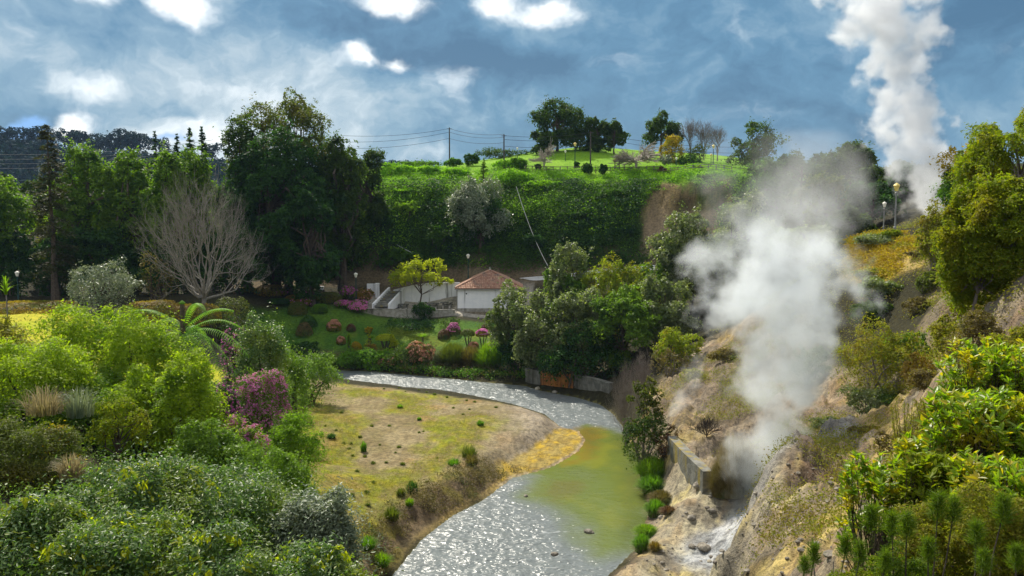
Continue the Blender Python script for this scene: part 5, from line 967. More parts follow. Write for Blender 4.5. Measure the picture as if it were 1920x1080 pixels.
for (x0, y0, x1, y1, Y, mt, lf, n, lump, sub, lb) in [
    (1820, 188, 2010, 420, 31, 'amber', .10, 24000, 30, (.16, .28), 'thin branched tree reaching into the sky at the right edge'), (1776, 330, 1910, 610, 28, 'amber', .10, 34000, 32, (.2, .32), 'yellow green tree with orange leaves above the bare rock'), (1840, 300, 2000, 545, 27, 'amber', .10, 30000, 30, (.2, .34), 'dense tree filling the right edge under the thin branches'),
    (1795, 250, 1890, 360, 33, 'olive', .10, 5000, 18, (.14, .24), 'sparse spreading branches left of the right edge trees')]:
    plant('tree', lb, 'tree', (x0-.06*(x1-x0), y0, x1, y1+30), Y, mt, lf*1.1, int(n*1.5), int(lump*1.4), UR, 'tree', sub=sub, low=.55, stem='twig', shape='l', aspect=.42, trunkr=.08, bottom=-.8)
plant('bush', 'orange yellow bush beside the lamp on the far right crest', 'bush', (1776, 270, 1860, 318), 74, 'gold', .25, 3500, 12); plant('bush', 'green bush under the orange yellow bush on the crest', 'bush', (1766, 322, 1850, 368), 70, 'grass', .25, 3000, 12); plant('bush', 'dark hedge between the orange bush and the green bush', 'bush', (1778, 304, 1846, 336), 72, 'dark', .25, 2500, 10)
ST = 'grey trees behind the drifting steam'
for (x0, y0, x1, y1, Y, mt, n, lb) in [(1365, 228, 1465, 350, 130, 'dark2', 8000, 'round tree half veiled at the left of the steam'), (1385, 285, 1490, 440, 108, 'slope', 11000, 'greener tree veiled behind the top of the lower plume'), (1450, 275, 1560, 430, 112, 'dark', 11000, 'dark tree veiled between the two plumes'), (1540, 258, 1650, 430, 104, 'dark2', 12000, 'tallest veiled tree just left of the upper plume'), (1500, 320, 1600, 455, 92, 'olive', 9000, 'olive veiled tree in front of the dark veiled trees'),
        (1340, 350, 1460, 520, 96, 'grey', 12000, 'grey veiled tree right of the bare cliff'), (1590, 330, 1690, 450, 88, 'dark', 8000, 'dark tree behind the steam path lamps'), (1680, 300, 1790, 430, 92, 'dark', 8000, 'dark tree behind the upper plume'), (1440, 420, 1600, 560, 84, 'grey', 11000, 'grey tree hidden by the thickest steam'), (1380, 560, 1480, 640, 80, 'olive', 5000, 'olive bush hidden at the left rim of the lower plume'), (1620, 285, 1720, 440, 99, 'dark2', 9000, 'broad dark tree behind both steam path lamps'), (1420, 300, 1530, 420, 122, 'dark2', 8000, 'distant dark tree veiled above the lower plume'), (1740, 320, 1830, 420, 84, 'olive', 7000, 'olive tree right behind the base of the upper plume'), (1560, 380, 1640, 460, 82, 'dark2', 7000, 'low dark tree left of the steam path lamps')]:
    plant('tree', lb, 'tree', (x0, y0, x1, y1), Y, mt, .34, n, 18, ST, 'tree', sub=(.26, .42))
def d_left(x, y):
    k = sm(-.2, 1.5, poly_sd([W(545, 715, z=1.3), W(640, 715, z=1.3), W(1060, 800, z=.2), W(750, 1010, z=.5), W(690, 1095, z=.5), W(600, 1000, 40), W(590, 900, 46), W(545, 780, 62)], x, y))*sm(.8, 2.5, poly_sd(RIVER, x, y))
    return k*sm(-.5, .8, poly_sd([(-80, 60), (-25, 52), (-24, 70), (-34, 76.5), (-46, 81), (-80, 82)], x, y))
scatter('undergrowth', [(-46, -1, 11, 62)], 9000, 'mid', .10, .5, 205, 14, .32, dens=d_left)
def d_bank(x, y):
    r = poly_sd(RIVER, x, y); return sm(3.2, 2.2, r)*sm(.0, .25, r)*sm(83, 86, y+.25*x)
scatter('bank_grass', [(-34, 16, 78, 98)], 2600, 'grass', .22, .65, 212, 12, .3, dens=lambda x, y: d_bank(x, y)*sm(.36, .5, fbm(x*.5, y*.5, o=3, seed=41)))
scatter('bank_scrub', [(-34, 16, 78, 98)], 900, 'brownish', .2, .8, 213, 12, .3, dens=lambda x, y: d_bank(x, y)*sm(.56, .48, fbm(x*.5, y*.5, o=3, seed=41)))
scatter('slope_brush', [(20, 52, 42, 80)], 3600, 'heath', .13, .42, 214, 12, .28, dens=lambda x, y: sm(.42, .54, fbm(x*.3+3, y*.3, o=4, seed=44))*sm(-1, 1, poly_sd([W(1590, 450, 70), W(1660, 442, 69), W(1735, 458, 64), W(1716, 515, 58), W(1625, 530, 59)], x, y))*sm(-4, 0, poly_sd(MINERAL, x, y)))
scatter('hill_scrub', [(9, 46, 6, 46)], 4200, 'heath', .09, .34, 215, 12, .25, dens=lambda x, y: sm(-1.5, .5, poly_sd(MINERAL, x, y))*sm(5, 7, np.hypot(x, y))*sm(.34, .5, fbm(x*.4+3, y*.4, o=4, seed=46)))
def d_cut(x, y):
    r = poly_sd(RIVER, x, y); return sm(3.0, 2.0, r)*sm(.25, .5, r)*sm(56, 52, y)*sm(4, 2, x)*sm(.42, .58, fbm(x*.8, y*.8, o=3, seed=36))
scatter('bank_weeds', [(-14, 3, 30, 56)], 2600, 'brownish', .10, .28, 206, 10, .16, dens=d_cut)
scatter('sandbar_moss', [(-24, 2, 38, 84)], 5000, 'moss', .055, .035, 207, 10, .25, dens=lambda x, y: sm(-.8, -2, poly_sd([W(540, 720, z=1.3), W(640, 717, z=1.3), W(900, 742, z=1.), W(960, 790, z=1.), W(900, 870, z=1.), W(750, 1000, z=1.), W(600, 1000, 40), W(560, 880, 48)], x, y))*sm(.44, .60, fbm(x*.22+3, y*.16, o=5, seed=71)+.08*(fbm(x*1.2, y*1.2, o=4, seed=62)-.5)))
scatter('heath_cover', [(24, 48, 54, 72)], 3800, 'gold', .16, .28, 210, 8, .3, dens=lambda x, y: sm(.3, -.3, poly_sd([W(1575, 500, 66), W(1590, 450, 70), W(1660, 442, 69), W(1735, 458, 64), W(1716, 515, 58), W(1625, 530, 59)], x, y)+jit(x, y, .5, .8))*sm(.36, .5, fbm(x*.5, y*.5, o=3, seed=3)))
scatter('dry_weeds', [(9, 40, 14, 70)], 9000, 'heath', .09, .30, 211, 10, .24, dens=lambda x, y: sm(.5, -1, poly_sd(MINERAL, x, y))*sm(2.5, 5, T0(x, y))*sm(.44, .58, fbm(x*.35, y*.35, o=4, seed=93)))

# ------------------------------------------------------------------ near plants at the lower right
def leafy_shrub(lb, px0, py0, px1, py1, Y, n_br, mat='laurel', leaf=.10, per=13, group='big leaved shrubs at the near right', sway=.25):
    # open shrub: visible twigs that each end in a whorl of large leaves
    rng = nrng(); cx, w, zt, zb, gz = bbox_world(px0, py0, px1, py1, Y); root = thing('laurel_shrub', lb, 'shrub', (cx, Y, gz), 0, group); H = zt-gz; z0 = max(.05, zb-gz); mb = MB(); Ps, Ts, Ns = [], [], []
    for k in range(n_br):
        a = rng.random()*6.283; r = w*.5*rng.random()**.55; z = z0+(H-z0)*(1-rng.random()**1.3*(.25+.75*min(1, 2*r/w)))*rng.uniform(.8, 1.); e = np.array([r*math.cos(a), r*math.sin(a)*.8, z]); b = np.array([e[0]*.5+.05*rng.normal(), e[1]*.5, z*.35]); m_ = b*.45+e*.55+rng.normal(size=3)*.06; mb.tube([b, m_, e], [.007, .005, .003], 5)
        ax = unit((e-m_)+np.array([0, 0, .1]))
        for q in range(per):
            ph = q*2.4+rng.random(); s = unit(np.cross(ax, np.array([math.cos(ph), math.sin(ph), .3]))); el = rng.uniform(.25, 1.1); d = unit(ax*el+s); L = leaf*rng.uniform(.7, 1.1); c = e-ax*rng.uniform(0, .10)*(1 if q < 6 else 2.0)+d*L*.5; Ps.append(c); Ts.append(d); Ns.append(unit(ax-d*(ax@d)+.25*rng.normal(size=3)))
    P, T, N = np.array(Ps), np.array(Ts), np.array(Ns); n = len(P); N = unit(N); T_ = unit(T-(T*N).sum(1)[:, None]*N)
    part('leaves', leaf_mesh('leaves', P, N, leaf, G[mat], rng, .40, 'l', T=T_*4, fold=.35), root); mb.build('stems', G['bark'], root)
NR = 'big leaved shrubs at the near right'
for (x0, y0, x1, y1, Y, n, lb, mt, lf) in [(1575, 850, 1730, 1010, 9., 80, 'sparse yellow green big leaved shrub on the slope edge', 'laurel', .085), (1680, 820, 1800, 900, 10., 70, 'small cluster of big leaves behind the sparse shrub', 'laurel', .085), (1770, 640, 1990, 800, 11, 300, 'upper big leaved shrub at the right edge', 'laurel', .085), (1740, 730, 1990, 930, 9., 420, 'largest bright big leaved shrub at the right edge', 'laurel', .085), (1790, 860, 1990, 1010, 7.5, 320, 'big leaved shrub low at the right edge', 'laurel', .075), (1690, 850, 1810, 980, 8.6, 110, 'big leaved shrub tangled with the sprigs', 'amber', .08)]:
    leafy_shrub(lb, x0, y0, x1, y1+20, Y, int(n*1.35), mt, lf*1.3)
def sprig(px, py, Y, lb, size=30, hgt=.55):
    # needle leaved sprig: a bare stem that ends in a brush of needles
    rng = nrng(); a = W(px, py, Y); L = size/F*Y; gz = H1(a[0], Y); root = thing('needle_sprig', lb, 'plant', (a[0], Y, gz), 0, 'needle leaved sprigs at the near right'); h = a[2]-gz
    mb = MB(); lean = rng.uniform(-.12, .12, 2); b = np.array([lean[0], lean[1], -.05]); t = np.array([0, 0, h]); m_ = (b+t)/2+np.array([*rng.uniform(-.03, .03, 2), 0]); mb.tube([b, m_, t, t+np.array([0, 0, L*.6])], [.008, .006, .005, .002], 5); mb.build('stem', G['blacktwig'], root)
    n = 420; L *= .9; s = rng.random(n); c = np.array([0, 0, h])+np.array([0, 0, 1.])*((s-.35)*L*1.5)[:, None]; d = rdir(rng, n); d[:, 2] = np.abs(d[:, 2])*.8+.35; d = unit(d); l = L*(.75+.4*rng.random(n))*(1.1-.5*s)
    part('needles', leaf_mesh('needles', c+d*(l*.5)[:, None], rdir(rng, n), L*.95, G['needle'], rng, .035, 'q', T=d*6), root)
    n = 70; s = rng.random(n)*.35+.6; c = m_+(t-m_)*s[:, None]; d = unit(rdir(rng, n)+np.array([0, 0, .6])); part('stem_needles', leaf_mesh('stem_needles', c+d*L*.14, rdir(rng, n), L*.3, G['needle'], rng, .05, T=d*6), root)
for k, (px, py, Y, sz, lb) in enumerate([(1585, 1036, 6.6, 34, 'sprig rising alone from bare ground left of the others'), (1632, 985, 6.8, 38, 'tall slender sprig below the sparse shrub'), (1700, 995, 6.2, 36, 'round headed sprig with a long red stem'), (1672, 992, 6.5, 32, 'sprig touching the round headed one on its left'), (1758, 962, 6.4, 38, 'dark tufted sprig below the tangled shrub'), (1787, 968, 6.3, 36, 'dark tufted sprig beside the one below the tangled shrub'),
        (1880, 968, 6.2, 40, 'sprig standing highest at the right edge'), (1525, 1050, 6.2, 32, 'sprig beside a dead stick at the bottom'), (1508, 1068, 6.0, 26, 'lowest sprig on the bottom edge of the bare slope'), (1612, 1045, 6.3, 30, 'sprig squeezed between solitary and slender sprigs'), (1740, 1040, 5.8, 32, 'sprig low among fine heather'), (1830, 1010, 5.7, 34, 'sprig before the low big leaved shrub'), (1660, 1062, 5.6, 30, 'sprig cut by the bottom edge below the slender sprig'), (1905, 1055, 5.4, 34, 'sprig in the bottom right corner'), (1845, 1062, 5.4, 32, 'sprig left of the corner sprig')]): sprig(px, py, Y, lb, sz)
for (x0, y0, x1, y1, Y, mt, n, lb) in [(1700, 930, 1830, 1110, 7.2, 'heath', 9000, 'fine leaved heather bush under the tufted sprigs'), (1800, 920, 1990, 1110, 6.8, 'heath', 12000, 'fine leaved heather bush in the lower right corner'), (1640, 1010, 1730, 1120, 6.6, 'needle', 3500, 'fine leaved bush at the bottom edge between sprigs'), (1570, 1050, 1640, 1130, 6.4, 'amber', 1200, 'yellow leaved seedling bush at the bottom edge')]:
    plant('heather', lb, 'shrub', (x0-25, y0-10, x1+25, y1+60), Y, mt, .034, int(n*2.4), 26, trunkr=.008, group=None, aspect=.3, low=.6, stem='blacktwig', depth=.6, sub=(.28, .42))
def stick(px, py, px2, py2, Y, lb):
    a, b = W(px, py, Y), W(px2, py2, Y); a[2] = min(a[2], H1(a[0], a[1])-.02); mb = MB(); mb.tube([(0, 0, 0), (b-a)*.5+np.array([.01, 0, 0]), b-a], [.012, .009, .004], 6); o = link('dead_stick', mb.mesh('dead_stick', G['twig']), None, tuple(a)); tag(o, lb, 'stick')
stick(1545, 1090, 1521, 1022, 6.6, 'thin dead stick beside a sprig at the bottom edge'); stick(1556, 1085, 1563, 1052, 7, 'pale short dead stump on the bare slope')

# ------------------------------------------------------------------ left slope shrubs, far to near
LB = 'bright leafy shrubs on the left slope'
for (x0, y0, x1, y1, Y, mt, lf, n, lump, lb) in [
    (70, 550, 250, 720, 39, 'bright', .15, 17000, 24, 'tallest bright shrub beside the yellow lawn'), (190, 570, 350, 730, 37, 'bright', .15, 15000, 22, 'bright shrub left of the tree fern trunk'), (-60, 625, 150, 860, 33, 'bright', .14, 22000, 26, 'bright leafy shrub at the left picture edge'), (95, 690, 260, 800, 34.5, 'mid', .14, 10000, 18, 'shaded green shrub in the hollow of the bright mass'),
    (190, 680, 350, 820, 33.5, 'bright', .14, 15000, 22, 'bright shrub in the middle of the left mass'), (290, 650, 410, 820, 33, 'bright', .13, 13000, 18, 'bright shrub below the tree fern fronds'), (-60, 560, 48, 720, 42, 'heath', .15, 6000, 14, 'reddish green shrub under the spiky leaved plant'), (330, 770, 440, 850, 30, 'mid', .12, 7000, 14, 'green shrub left of the lower azalea'), (-60, 780, 130, 990, 25, 'olive', .10, 14000, 20, 'olive brown shrub low at the left edge')]:
    plant('shrub', lb, 'shrub', (x0-.12*(x1-x0), y0, x1+.12*(x1-x0), y1+60), Y, mt, lf*1.1, int(n*1.4), int(lump*2), LB, low=.45, aspect=.36, per=12, sub=(.15, .30), spread=.36, flat=.3, up=.7)
plant('maple', 'golden leaved small maple in the hollow of the bright shrubs', 'tree', (158, 738, 275, 850), 29, 'amber', .10, 6500, 16, None, 'tree', low=.5, sub=(.26, .4), flat=.2, aspect=.4)
plant('shrub', 'golden brown shrub left of the golden maple', 'shrub', (60, 800, 140, 880), 26, 'gold', .09, 2500, 12, low=.5)
for (px, py, Y, r, h, mt, lb) in [(85, 775, 28, 1.3, 1.1, 'straw', 'pale arching reed grass among the bright shrubs'), (135, 892, 22, .7, .7, 'straw', 'straw coloured grass clump above the glossy shrubs'), (150, 780, 28.5, 1., 1.2, 'silver', 'silvery arching reeds beside the golden maple')]:
    p = W(px, py, Y); tuft('reed_clump', lb, 'reeds', tuple(p), r, h, mt, 240, .9, .018, None)
def cordyline(px, pb, pt, Y):
    a = W(px, pb, Y); h = W(px, pt, Y)[2]-a[2]; rng = nrng(); root = thing('spiky_plant', 'thin stemmed spiky leaved plant at the left edge', 'plant', tuple(a)); mb = MB(); mb.tube([(0, 0, -1.2), (.02, 0, h*.35), (0, 0, h*.55)], [.035, .03, .025], 6); mb.build('stem', G['twig'], root)
    me = blades('leaves', 26, .95, h*.6, G['lime'], rng, 1.2, .05, 5, 1., .02); V = np.zeros(len(me.vertices)*3, np.float32); me.vertices.foreach_get('co', V); V = V.reshape(-1, 3); V[:, 2] += h*.5; me.vertices.foreach_set('co', V.ravel()); part('leaves', me, root)
cordyline(13, 585, 520, 44)
def tree_fern():
    Y = 40.; rng = nrng(9); a = W(346, 690, Y); gz = H1(a[0], Y); top = W(346, 570, Y)[2]-gz; cr = W(346, 628, Y)[2]-gz; root = thing('tree_fern', 'tree fern with a dark bare trunk and arching fronds', 'fern', (a[0], Y, gz)); mb = MB()
    P = [(0, 0, -.3), (.02, 0, cr*.5), (0, 0, cr), (0, 0, top)]; mb.tube(P, [.17, .14, .13, .11], 10)
    mb.build('trunk', G['bark'], root); mb = MB(); mb.lathe([(.13, 0), (.17, .06), (.08, .14), (.02, .18)], (0, 0, top), 10); mb.build('trunk_tip', G['grass'], root)
    ends = [((438, 582), -.3, 1.0), ((455, 615), .6, 1.3), ((466, 668), -1.2, 1.7), ((425, 722), -1.8, 1.9), ((238, 588), .3, 1.2), ((258, 645), -1.3, 1.4), ((388, 588), -1.2, 1.9), ((405, 745), -.8, 2.0), ((300, 612), 2.2, 1.4), ((296, 700), -1.6, 1.7), ((335, 745), -1.9, 1.9), ((398, 655), 1.8, 1.8), ((266, 690), .9, 1.7), ((445, 705), .4, 1.9), ((375, 735), -2.0, 2.0)]
    for (px, py), dy, arch in ends:
        e = W(px, py, Y+dy)-np.array([a[0], Y, gz]); s = np.array([0, 0, cr+(.25 if py < 600 else 0)]); m_ = (s+e)/2+np.array([0, 0, arch*.95]); t = np.linspace(0, 1, 34)[:, None]; C = (1-t)**2*s+2*t*(1-t)*m_+t**2*e; mb = MB(); mb.tube(C[::3], np.linspace(.022, .006, len(C[::3])), 5)
        Ps, Ts, Ns = [], [], []; tan = unit(np.gradient(C, axis=0)); L = np.linalg.norm(e-s)
        for i in range(3, 34):
            sd_ = unit(np.cross(tan[i], [0, 0, 1.])); nn = unit(np.cross(sd_, tan[i])); f = math.sin(math.pi*min(1, .12+.88*i/33))**.6*.22*max(1.6, L)*.55
            for sg in (-1, 1): 
                d = unit(sd_*sg+tan[i]*.35-np.array([0, 0, .25])); Ps.append(C[i]+d*f*.5); Ts.append(d); Ns.append(nn*(1 if nn[2] > 0 else -1)); 
                mb.add([C[i]-tan[i]*.022, C[i]+tan[i]*.022, C[i]+d*f*.6+tan[i]*.026, C[i]+d*f+np.array([0, 0, -.12]), C[i]+d*f*.6-tan[i]*.026], [(0, 1, 2, 4), (4, 2, 3)])
        mb.build('frond', G['fernleaf'], root)
LM('fernleaf', (.10, .20, .03), (.14, .25, .04), tf=.45); tree_fern()
for (x0, y0, x1, y1, Y, mt, lf, n, lump, ex, lb) in [
    (440, 553, 538, 720, 50, 'gloss', .15, 15000, 22, None, 'dark glossy shrub with pale leaf tips above the azaleas'), (500, 640, 585, 745, 56, 'mid', .15, 9000, 18, None, 'green shrub between the dark glossy shrub and the river'), (515, 652, 638, 748, 69, 'mid', .18, 11000, 20, None, 'rounded green shrub at the river end of the sandbar'), (515, 690, 580, 752, 62, 'grey', .16, 6000, 14, None, 'grey green shrub under the river end shrubs'),
    (436, 684, 546, 795, 46, 'mid', .12, 11000, 30, fl('pink', .36, .10, .1), 'large pink rhododendron beside the sandbar'), (378, 690, 452, 790, 43, 'dark', .12, 7000, 18, fl('magenta', .16, .10, .1), 'dark purple flowered shrub in fern shade'), (400, 770, 505, 838, 38, 'mid', .11, 6500, 16, fl('pink', .25, .10, .3)+[('blossoms', 'orange', .10, .09, .3)], 'lower azalea with pink and orange flowers'), (410, 600, 470, 640, 52, 'dark', .14, 3000, 10, fl('magenta', .25, .12, .1), 'dark shrub with few purple flowers by the dark glossy shrub'),
    (488, 775, 612, 890, 43, 'lime', .12, 14000, 20, None, 'bright lime shrub at the edge of the sandbar'), (375, 800, 520, 920, 30, 'mid', .10, 12000, 18, None, 'mid green shrub above the glossy foreground shrubs'), (430, 835, 605, 985, 25, 'mid', .085, 20000, 22, None, 'wide green shrub along the lower sandbar edge')]:
    plant('rhododendron' if 'rhodo' in lb else 'shrub', lb, 'shrub', (x0, y0, x1, y1), Y, mt, lf, n, lump, None, low=.45, extra=ex, sub=(.18, .33), aspect=.42, spread=.3)
NG = 'glossy shrubs at the near left'
SH = [('pale_leaves', 'yellow', .035, .13, .55)]
for (x0, y0, x1, y1, Y, mt, n, lump, lf, ex, lb) in [
    (530, 878, 672, 1090, 18.5, 'silver', 17000, 24, .085, None, 'silvery leaved shrub overlooking the cut bank'), (325, 868, 560, 1060, 19, 'gloss', 22000, 24, .085, None, 'glossy shrub left of the silvery shrub'), (140, 838, 370, 1040, 17, 'gloss', 24000, 24, .08, SH, 'big rounded glossy shrub with lime shoots'), (-60, 930, 150, 1130, 13, 'gloss', 20000, 22, .075, SH, 'glossy shrub in the lower left corner'),
    (90, 955, 330, 1150, 12.5, 'gloss', 20000, 22, .07, SH, 'glossy shrub at the bottom edge below the lime shoots'), (300, 985, 520, 1160, 12.2, 'gloss', 18000, 22, .07, SH, 'glossy shrub at the bottom edge left of centre'), (480, 1000, 700, 1170, 13, 'gloss', 17000, 22, .075, SH, 'glossy shrub at the bottom edge nearest the river')]:
    plant('shrub', lb, 'shrub', (x0-.14*(x1-x0), y0, x1+(.14 if x1 < 660 else .0)*(x1-x0), y1+80), Y, mt, lf*1.12, int(n*1.5), int(lump*2.2), NG, low=.5, extra=ex, shape='l', aspect=.36, sub=(.14, .28), per=16, spread=.42, stem='bark', up=.6, trunkr=.02)
tuft('grass_clump', 'bright grass clump at the foot of the cut bank', 'grass clump', hit(715, 1062, 20, 60), .8, .7, 'lime', 500, .8, .02); tuft('grass_clump', 'green grass clump low on the cut bank beside shrubs', 'grass clump', hit(690, 1030, 20, 60), .7, .7, 'grass', 400, .8, .02)

# ------------------------------------------------------------------ sandbar tufts and stones
TG = 'grass tufts on the sandbar'
for (px, py, w, h, mt, lb) in [(735, 975, 36, 30, 'olive', 'large round olive tuft at the top of the cut bank'), (773, 925, 28, 26, 'dark', 'dark bush tuft above the cut bank'), (752, 930, 22, 18, 'olive', 'olive tuft left of the dark bush tuft'), (851, 873, 30, 16, 'grass', 'flat green tuft near the grey bank'), (880, 858, 36, 28, 'olive', 'dry olive clump on the grey bank edge'), (884, 872, 30, 24, 'brownish', 'brown clump just below the dry olive clump'), (768, 948, 20, 16, 'lime', 'lime tuft at the brink of the cut bank'), (621, 822, 22, 10, 'dark', 'flat dark tuft near the lime shrub'), (682, 847, 14, 22, 'grass', 'upright leafy tuft in the middle of the sandbar'), (750, 766, 14, 9, 'lime', 'single lime tuft in the upper sandbar'), (901, 798, 16, 12, 'grass', 'lone tuft on bare grey sand'), (786, 788, 10, 7, 'grass', 'small tuft below the single lime tuft')]:
    p = hit(px, py, 25, 95); tuft('grass_tuft', lb, 'grass tuft', p, w/2/F*p[1]*1.05, h/F*p[1]*.95, mt, 240, .75, .026, TG, base_r=.7, spread=1.25)
rng_ = np.random.default_rng(77); t0 = None
small = [(658, 834), (655, 843), (645, 832), (661, 855), (742, 850), (748, 840), (684, 858), (724, 868), (755, 872), (712, 835), (610, 800), (786, 812), (794, 810), (697, 800), (630, 808), (850, 766), (760, 735), (748, 728), (785, 732), (800, 736), (815, 741), (838, 746), (875, 752), (890, 755), (720, 730), (868, 778), (700, 870), (688, 925), (700, 905), (660, 930), (690, 948), (800, 905), (820, 860), (670, 885), (640, 775), (930, 765), (730, 800), (880, 768), (675, 820), (770, 905)]
for k, (px, py) in enumerate(small):
    p = hit(px, py, 25, 95); s = rng_.uniform(.6, 1.3)
    if t0 is None: t0 = tuft('grass_tuft', 'tiny grass tuft scattered on the sandbar', 'grass tuft', p, .26, .17, 'olive', 80, .8, .022, 'tiny grass tufts on the sandbar')
    else: copy_tree(t0, tuple(p), rng_.random()*6, 'tiny grass tuft scattered on the sandbar', None, s)
def stone_mesh(name, r, seed, mat):
    rng = np.random.default_rng(seed); import bmesh; bm = bmesh.new(); bmesh.ops.create_icosphere(bm, subdivisions=3, radius=1)
    V = np.array([v.co[:] for v in bm.verts]); k = .72+.6*fbm(V[:, 0]*1.3+seed, V[:, 1]*1.3, V[:, 2]*1.3, o=3, seed=seed); V = np.round(V*k[:, None]*4.5)/4.5*.4+V*k[:, None]*.6; V = V*np.array(r)
    for v, c in zip(bm.verts, V): v.co = c
    me = bpy.data.meshes.new(name); bm.to_mesh(me); bm.free(); me.materials.append(mat); return me
for k, (px, py, w, mt, lb) in enumerate([(1335, 928, 12, 'palerock', 'pale stone below the end of the concrete wall'), (1310, 915, 26, 'rock', 'grey block at the foot of the concrete wall end'), (1316, 900, 20, 'rock', 'fallen grey block against the concrete wall end'), (1335, 958, 16, 'rock', 'dark flat rock beside the grey mineral flow'), (1297, 972, 18, 'rock', 'brown flat rock in the middle of the mineral flat'), (1320, 1030, 30, 'rock', 'dark rock line at the lower edge of the grey mineral flow'), (1297, 1025, 14, 'rock', 'dark rock left of the dark rock line'), (1330, 1055, 10, 'palerock', 'lone round pebble on the lower mineral flat'), (1240, 972, 14, 'rock', 'brown rock at the reddish dry tuft'), (1104, 998, 20, 'rock', 'low rock breaking the river rapids'), (1040, 1040, 16, 'rock', 'rock under water foam near the bottom'), (986, 930, 9, 'rock', 'small dark rock upstream in the rapids'), (1425, 860, 30, 'rock', 'boulder half hidden by steam at the vent rim'), (1622, 962, 24, 'palerock', 'whitish stone under the sparse big leaved shrub'), (1610, 868, 20, 'palerock', 'whitish stone above the sparse big leaved shrub'), (1560, 898, 9, 'palerock', 'ochre stone on the near bare slope'), (1210, 738, 14, 'palerock', 'pale rock at the foot of the leafless shrubs'), (1008, 730, 12, 'palerock', 'pale stone in front of the grey concrete block'), (1040, 738, 12, 'rock', 'dark stone in front of the rusty planks')]):
    p = hit(px, py, 6, 110) if not (980 < px < 1110 and py > 900) else W(px, py, z=.02); r = w/2/F*p[1]; o = link('rock', stone_mesh('rock', (r, r*.8, r*.55), 300+k, G[mt]), None, (p[0], p[1], p[2]+r*.12), k); tag(o, lb, 'rock')
s0 = None; PB = 'small stones on the hot shore'
for k in range(240):
    px, py = (rng_.uniform(1160, 1370), rng_.uniform(930, 1078)) if k < 90 else (rng_.uniform(1380, 1620), rng_.uniform(800, 1078))
    p = hit(px, py, 8, 60)
    if p[2] < .15: continue
    if s0 is None: s0 = link('stone', stone_mesh('stone', (.09, .08, .05), 9, G['rock']), None, tuple(p)); tag(s0, 'small loose stone lying on the bleached shore and slope', 'stone', PB)
    else: c = s0.copy(); COL.objects.link(c); c.location = p; c.rotation_euler = (0, 0, k); c.scale = (.35+1.3*rng_.random()**2.5,)*3

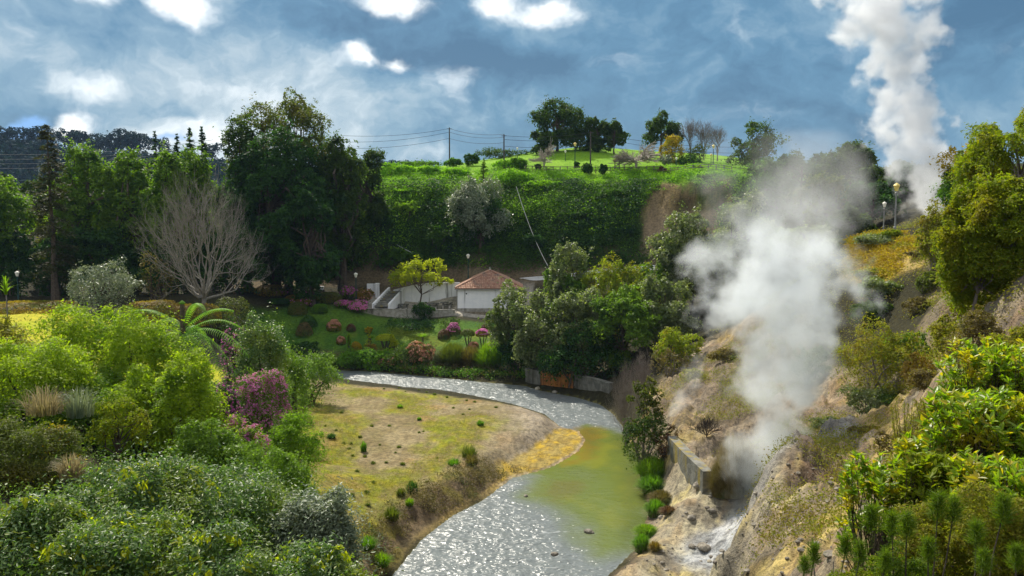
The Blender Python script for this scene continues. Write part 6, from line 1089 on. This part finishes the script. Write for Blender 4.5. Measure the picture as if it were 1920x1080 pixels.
# ------------------------------------------------------------------ steam
def steam(name, label, prof, Y, density, nscale, thick=.8, seed=0, edge=(.02, .55), amp=1.0, step=.35, aniso=.35, bright=(.97, .98, 1.), dens_prof=None):
    # prof: centre x, y and width (photo pixels) of the plume from vent to top, at depth Y; a lumpy closed hull carries the volume
    pts = np.array([np.concatenate([W(cx, py, Y), [w/2/F*Y]]) for (cx, py, w) in prof]); base = pts[0, :3].copy(); H = pts[-1, 2]-base[2]; t = (pts[:, 2]-base[2])/H; Xo = pts[:, 0]-base[0]; Rr = pts[:, 3]
    zz = np.linspace(0, 1, 90); xs = np.interp(zz, t, Xo); rs = np.interp(zz, t, Rr)*1.22; k = 40; an = np.arange(k)*2*math.pi/k; V = []
    for i in range(90): V += [(xs[i]+rs[i]*math.cos(a), rs[i]*math.sin(a)*thick, zz[i]*H) for a in an]
    f = [(i*k+j, i*k+(j+1) % k, (i+1)*k+(j+1) % k, (i+1)*k+j) for i in range(89) for j in range(k)]+[tuple(range(k-1, -1, -1)), tuple(89*k+j for j in range(k))]
    m, tt = new_mat(name); oc = tt.node('ShaderNodeTexCoord').outputs['Object']
    wv = tt.vmath('MULTIPLY', tt.vmath('SUBTRACT', tt.noise(tt.vmath('ADD', oc, (seed*3.1, 0, 0)), nscale*.55, 2, .5, col=True), (.5, .5, .5)), (2.4/nscale*.22,)*3)
    pos = tt.vmath('ADD', oc, wv); s = tt.node('ShaderNodeSeparateXYZ'); tt.l.new(pos, s.inputs[0]); s0_ = tt.node('ShaderNodeSeparateXYZ'); tt.l.new(oc, s0_.inputs[0])
    tz = tt.math('DIVIDE', s0_.outputs[2], H, clamp=True)
    def curve(vals, lo, hi):
        n = tt.n.new('ShaderNodeFloatCurve'); c = n.mapping.curves[0]
        P = [(float(t[i]), float((vals[i]-lo)/(hi-lo))) for i in range(len(t))]
        c.points[0].location = P[0]; c.points[-1].location = P[-1]
        for p in P[1:-1]: c.points.new(*p)
        for p in c.points: p.handle_type = 'VECTOR'
        n.mapping.update(); tt.l.new(tz, n.inputs['Value']); return tt.math('MULTIPLY_ADD', n.outputs[0], float(hi-lo), float(lo))
    lo, hi = min(Xo)-.01, max(Xo)+.01; cxn = curve(Xo, lo, hi); rn = curve(Rr, 0, max(Rr)*1.02)
    dx = tt.math('DIVIDE', tt.math('SUBTRACT', s.outputs[0], cxn), rn); dy = tt.math('DIVIDE', s.outputs[1], tt.math('MULTIPLY', rn, thick))
    d = tt.math('SQRT', tt.math('ADD', tt.math('MULTIPLY', dx, dx), tt.math('MULTIPLY', dy, dy)))
    n1 = tt.noise(tt.vmath('ADD', pos, (seed*7.7, 1., 2.)), nscale, 5, .58)
    fld = tt.math('ADD', tt.math('SUBTRACT', .80, d), tt.math('MULTIPLY', tt.math('SUBTRACT', n1, .5), 2.6*amp))
    den = tt.sstep(fld, edge[0], edge[1])
    dp = dens_prof or [1.]*len(t); dn = curve(np.array(dp), 0, max(dp)*1.001)
    den = tt.math('MULTIPLY', tt.math('MULTIPLY', den, dn), tt.math('MULTIPLY', tt.sstep(tz, 1.0, .93), tt.sstep(d, 1.2, 1.02)))
    v = tt.node('ShaderNodeVolumePrincipled', {'Color': tuple(bright)+(1,), 'Density': tt.math('MULTIPLY', den, density), 'Anisotropy': aniso}); out(tt, None, v.outputs[0]); m.cycles.volume_step_rate = step
    o = link(name, mesh_np(name, np.array(V), [i for q in f for i in q], [len(q) for q in f], m, True), None, tuple(base)); tag(o, label, 'steam', 'steam plumes')
steam('steam_plume', 'thick white steam plume rising from the vent by the mineral flat', [(1378, 985, 40), (1392, 940, 80), (1408, 890, 120), (1432, 840, 140), (1455, 790, 170), (1472, 740, 215), (1482, 690, 250), (1478, 640, 290), (1455, 590, 350), (1450, 540, 370), (1455, 490, 340), (1462, 440, 290), (1475, 400, 250), (1490, 350, 230), (1505, 300, 220)], 43.2, .54, .50, .75, 1, dens_prof=[2.2, 2.0, 1.6, 1.3, 1.1, 1, 1., 1., 1., .95, .82, .60, .26, .07, .02], edge=(.0, .55), amp=1.2, bright=(.93, .97, 1.))
steam('steam_plume', 'tall bright steam plume rising into the sky behind the crest', [(1748, 425, 80), (1752, 395, 110), (1745, 360, 120), (1725, 320, 150), (1712, 280, 170), (1712, 240, 180), (1705, 210, 170), (1685, 175, 150), (1672, 140, 140), (1680, 100, 170), (1668, 50, 210), (1650, 0, 230), (1630, -60, 250)], 78, .60, .42, .75, 2, edge=(0., .6), amp=1.3, dens_prof=[1.2, 1.2, 1.1, 1, 1, 1, 1, 1, 1, 1, 1, .95, .9])
steam('steam_wisp', 'thin steam wisp rising from the brown bank above the river', [(1262, 782, 40), (1275, 755, 56), (1290, 725, 66), (1300, 695, 64), (1310, 660, 60)], 57, .55, .9, .7, 3, dens_prof=[1, .9, .7, .4, .1])
steam('steam_veil', 'thin drifting steam veil before the grey trees', [(1480, 520, 260), (1500, 450, 360), (1515, 390, 420), (1510, 330, 430), (1500, 280, 380), (1480, 235, 280)], 72, .085, .2, .5, 4, dens_prof=[.8, 1, 1, .8, .5, .2], aniso=.3)

# ------------------------------------------------------------------ air
def haze():
    m, t = new_mat('haze'); v = t.node('ShaderNodeVolumePrincipled', {'Color': (.45, .66, 1., 1), 'Density': .00009, 'Anisotropy': 0.}); out(t, None, v.outputs[0])
    mb = MB(); mb.box((0, 0, 70), (9000, 9000, 152)); tag(link('haze', mb.mesh('haze', m)), kind='stuff')
haze()
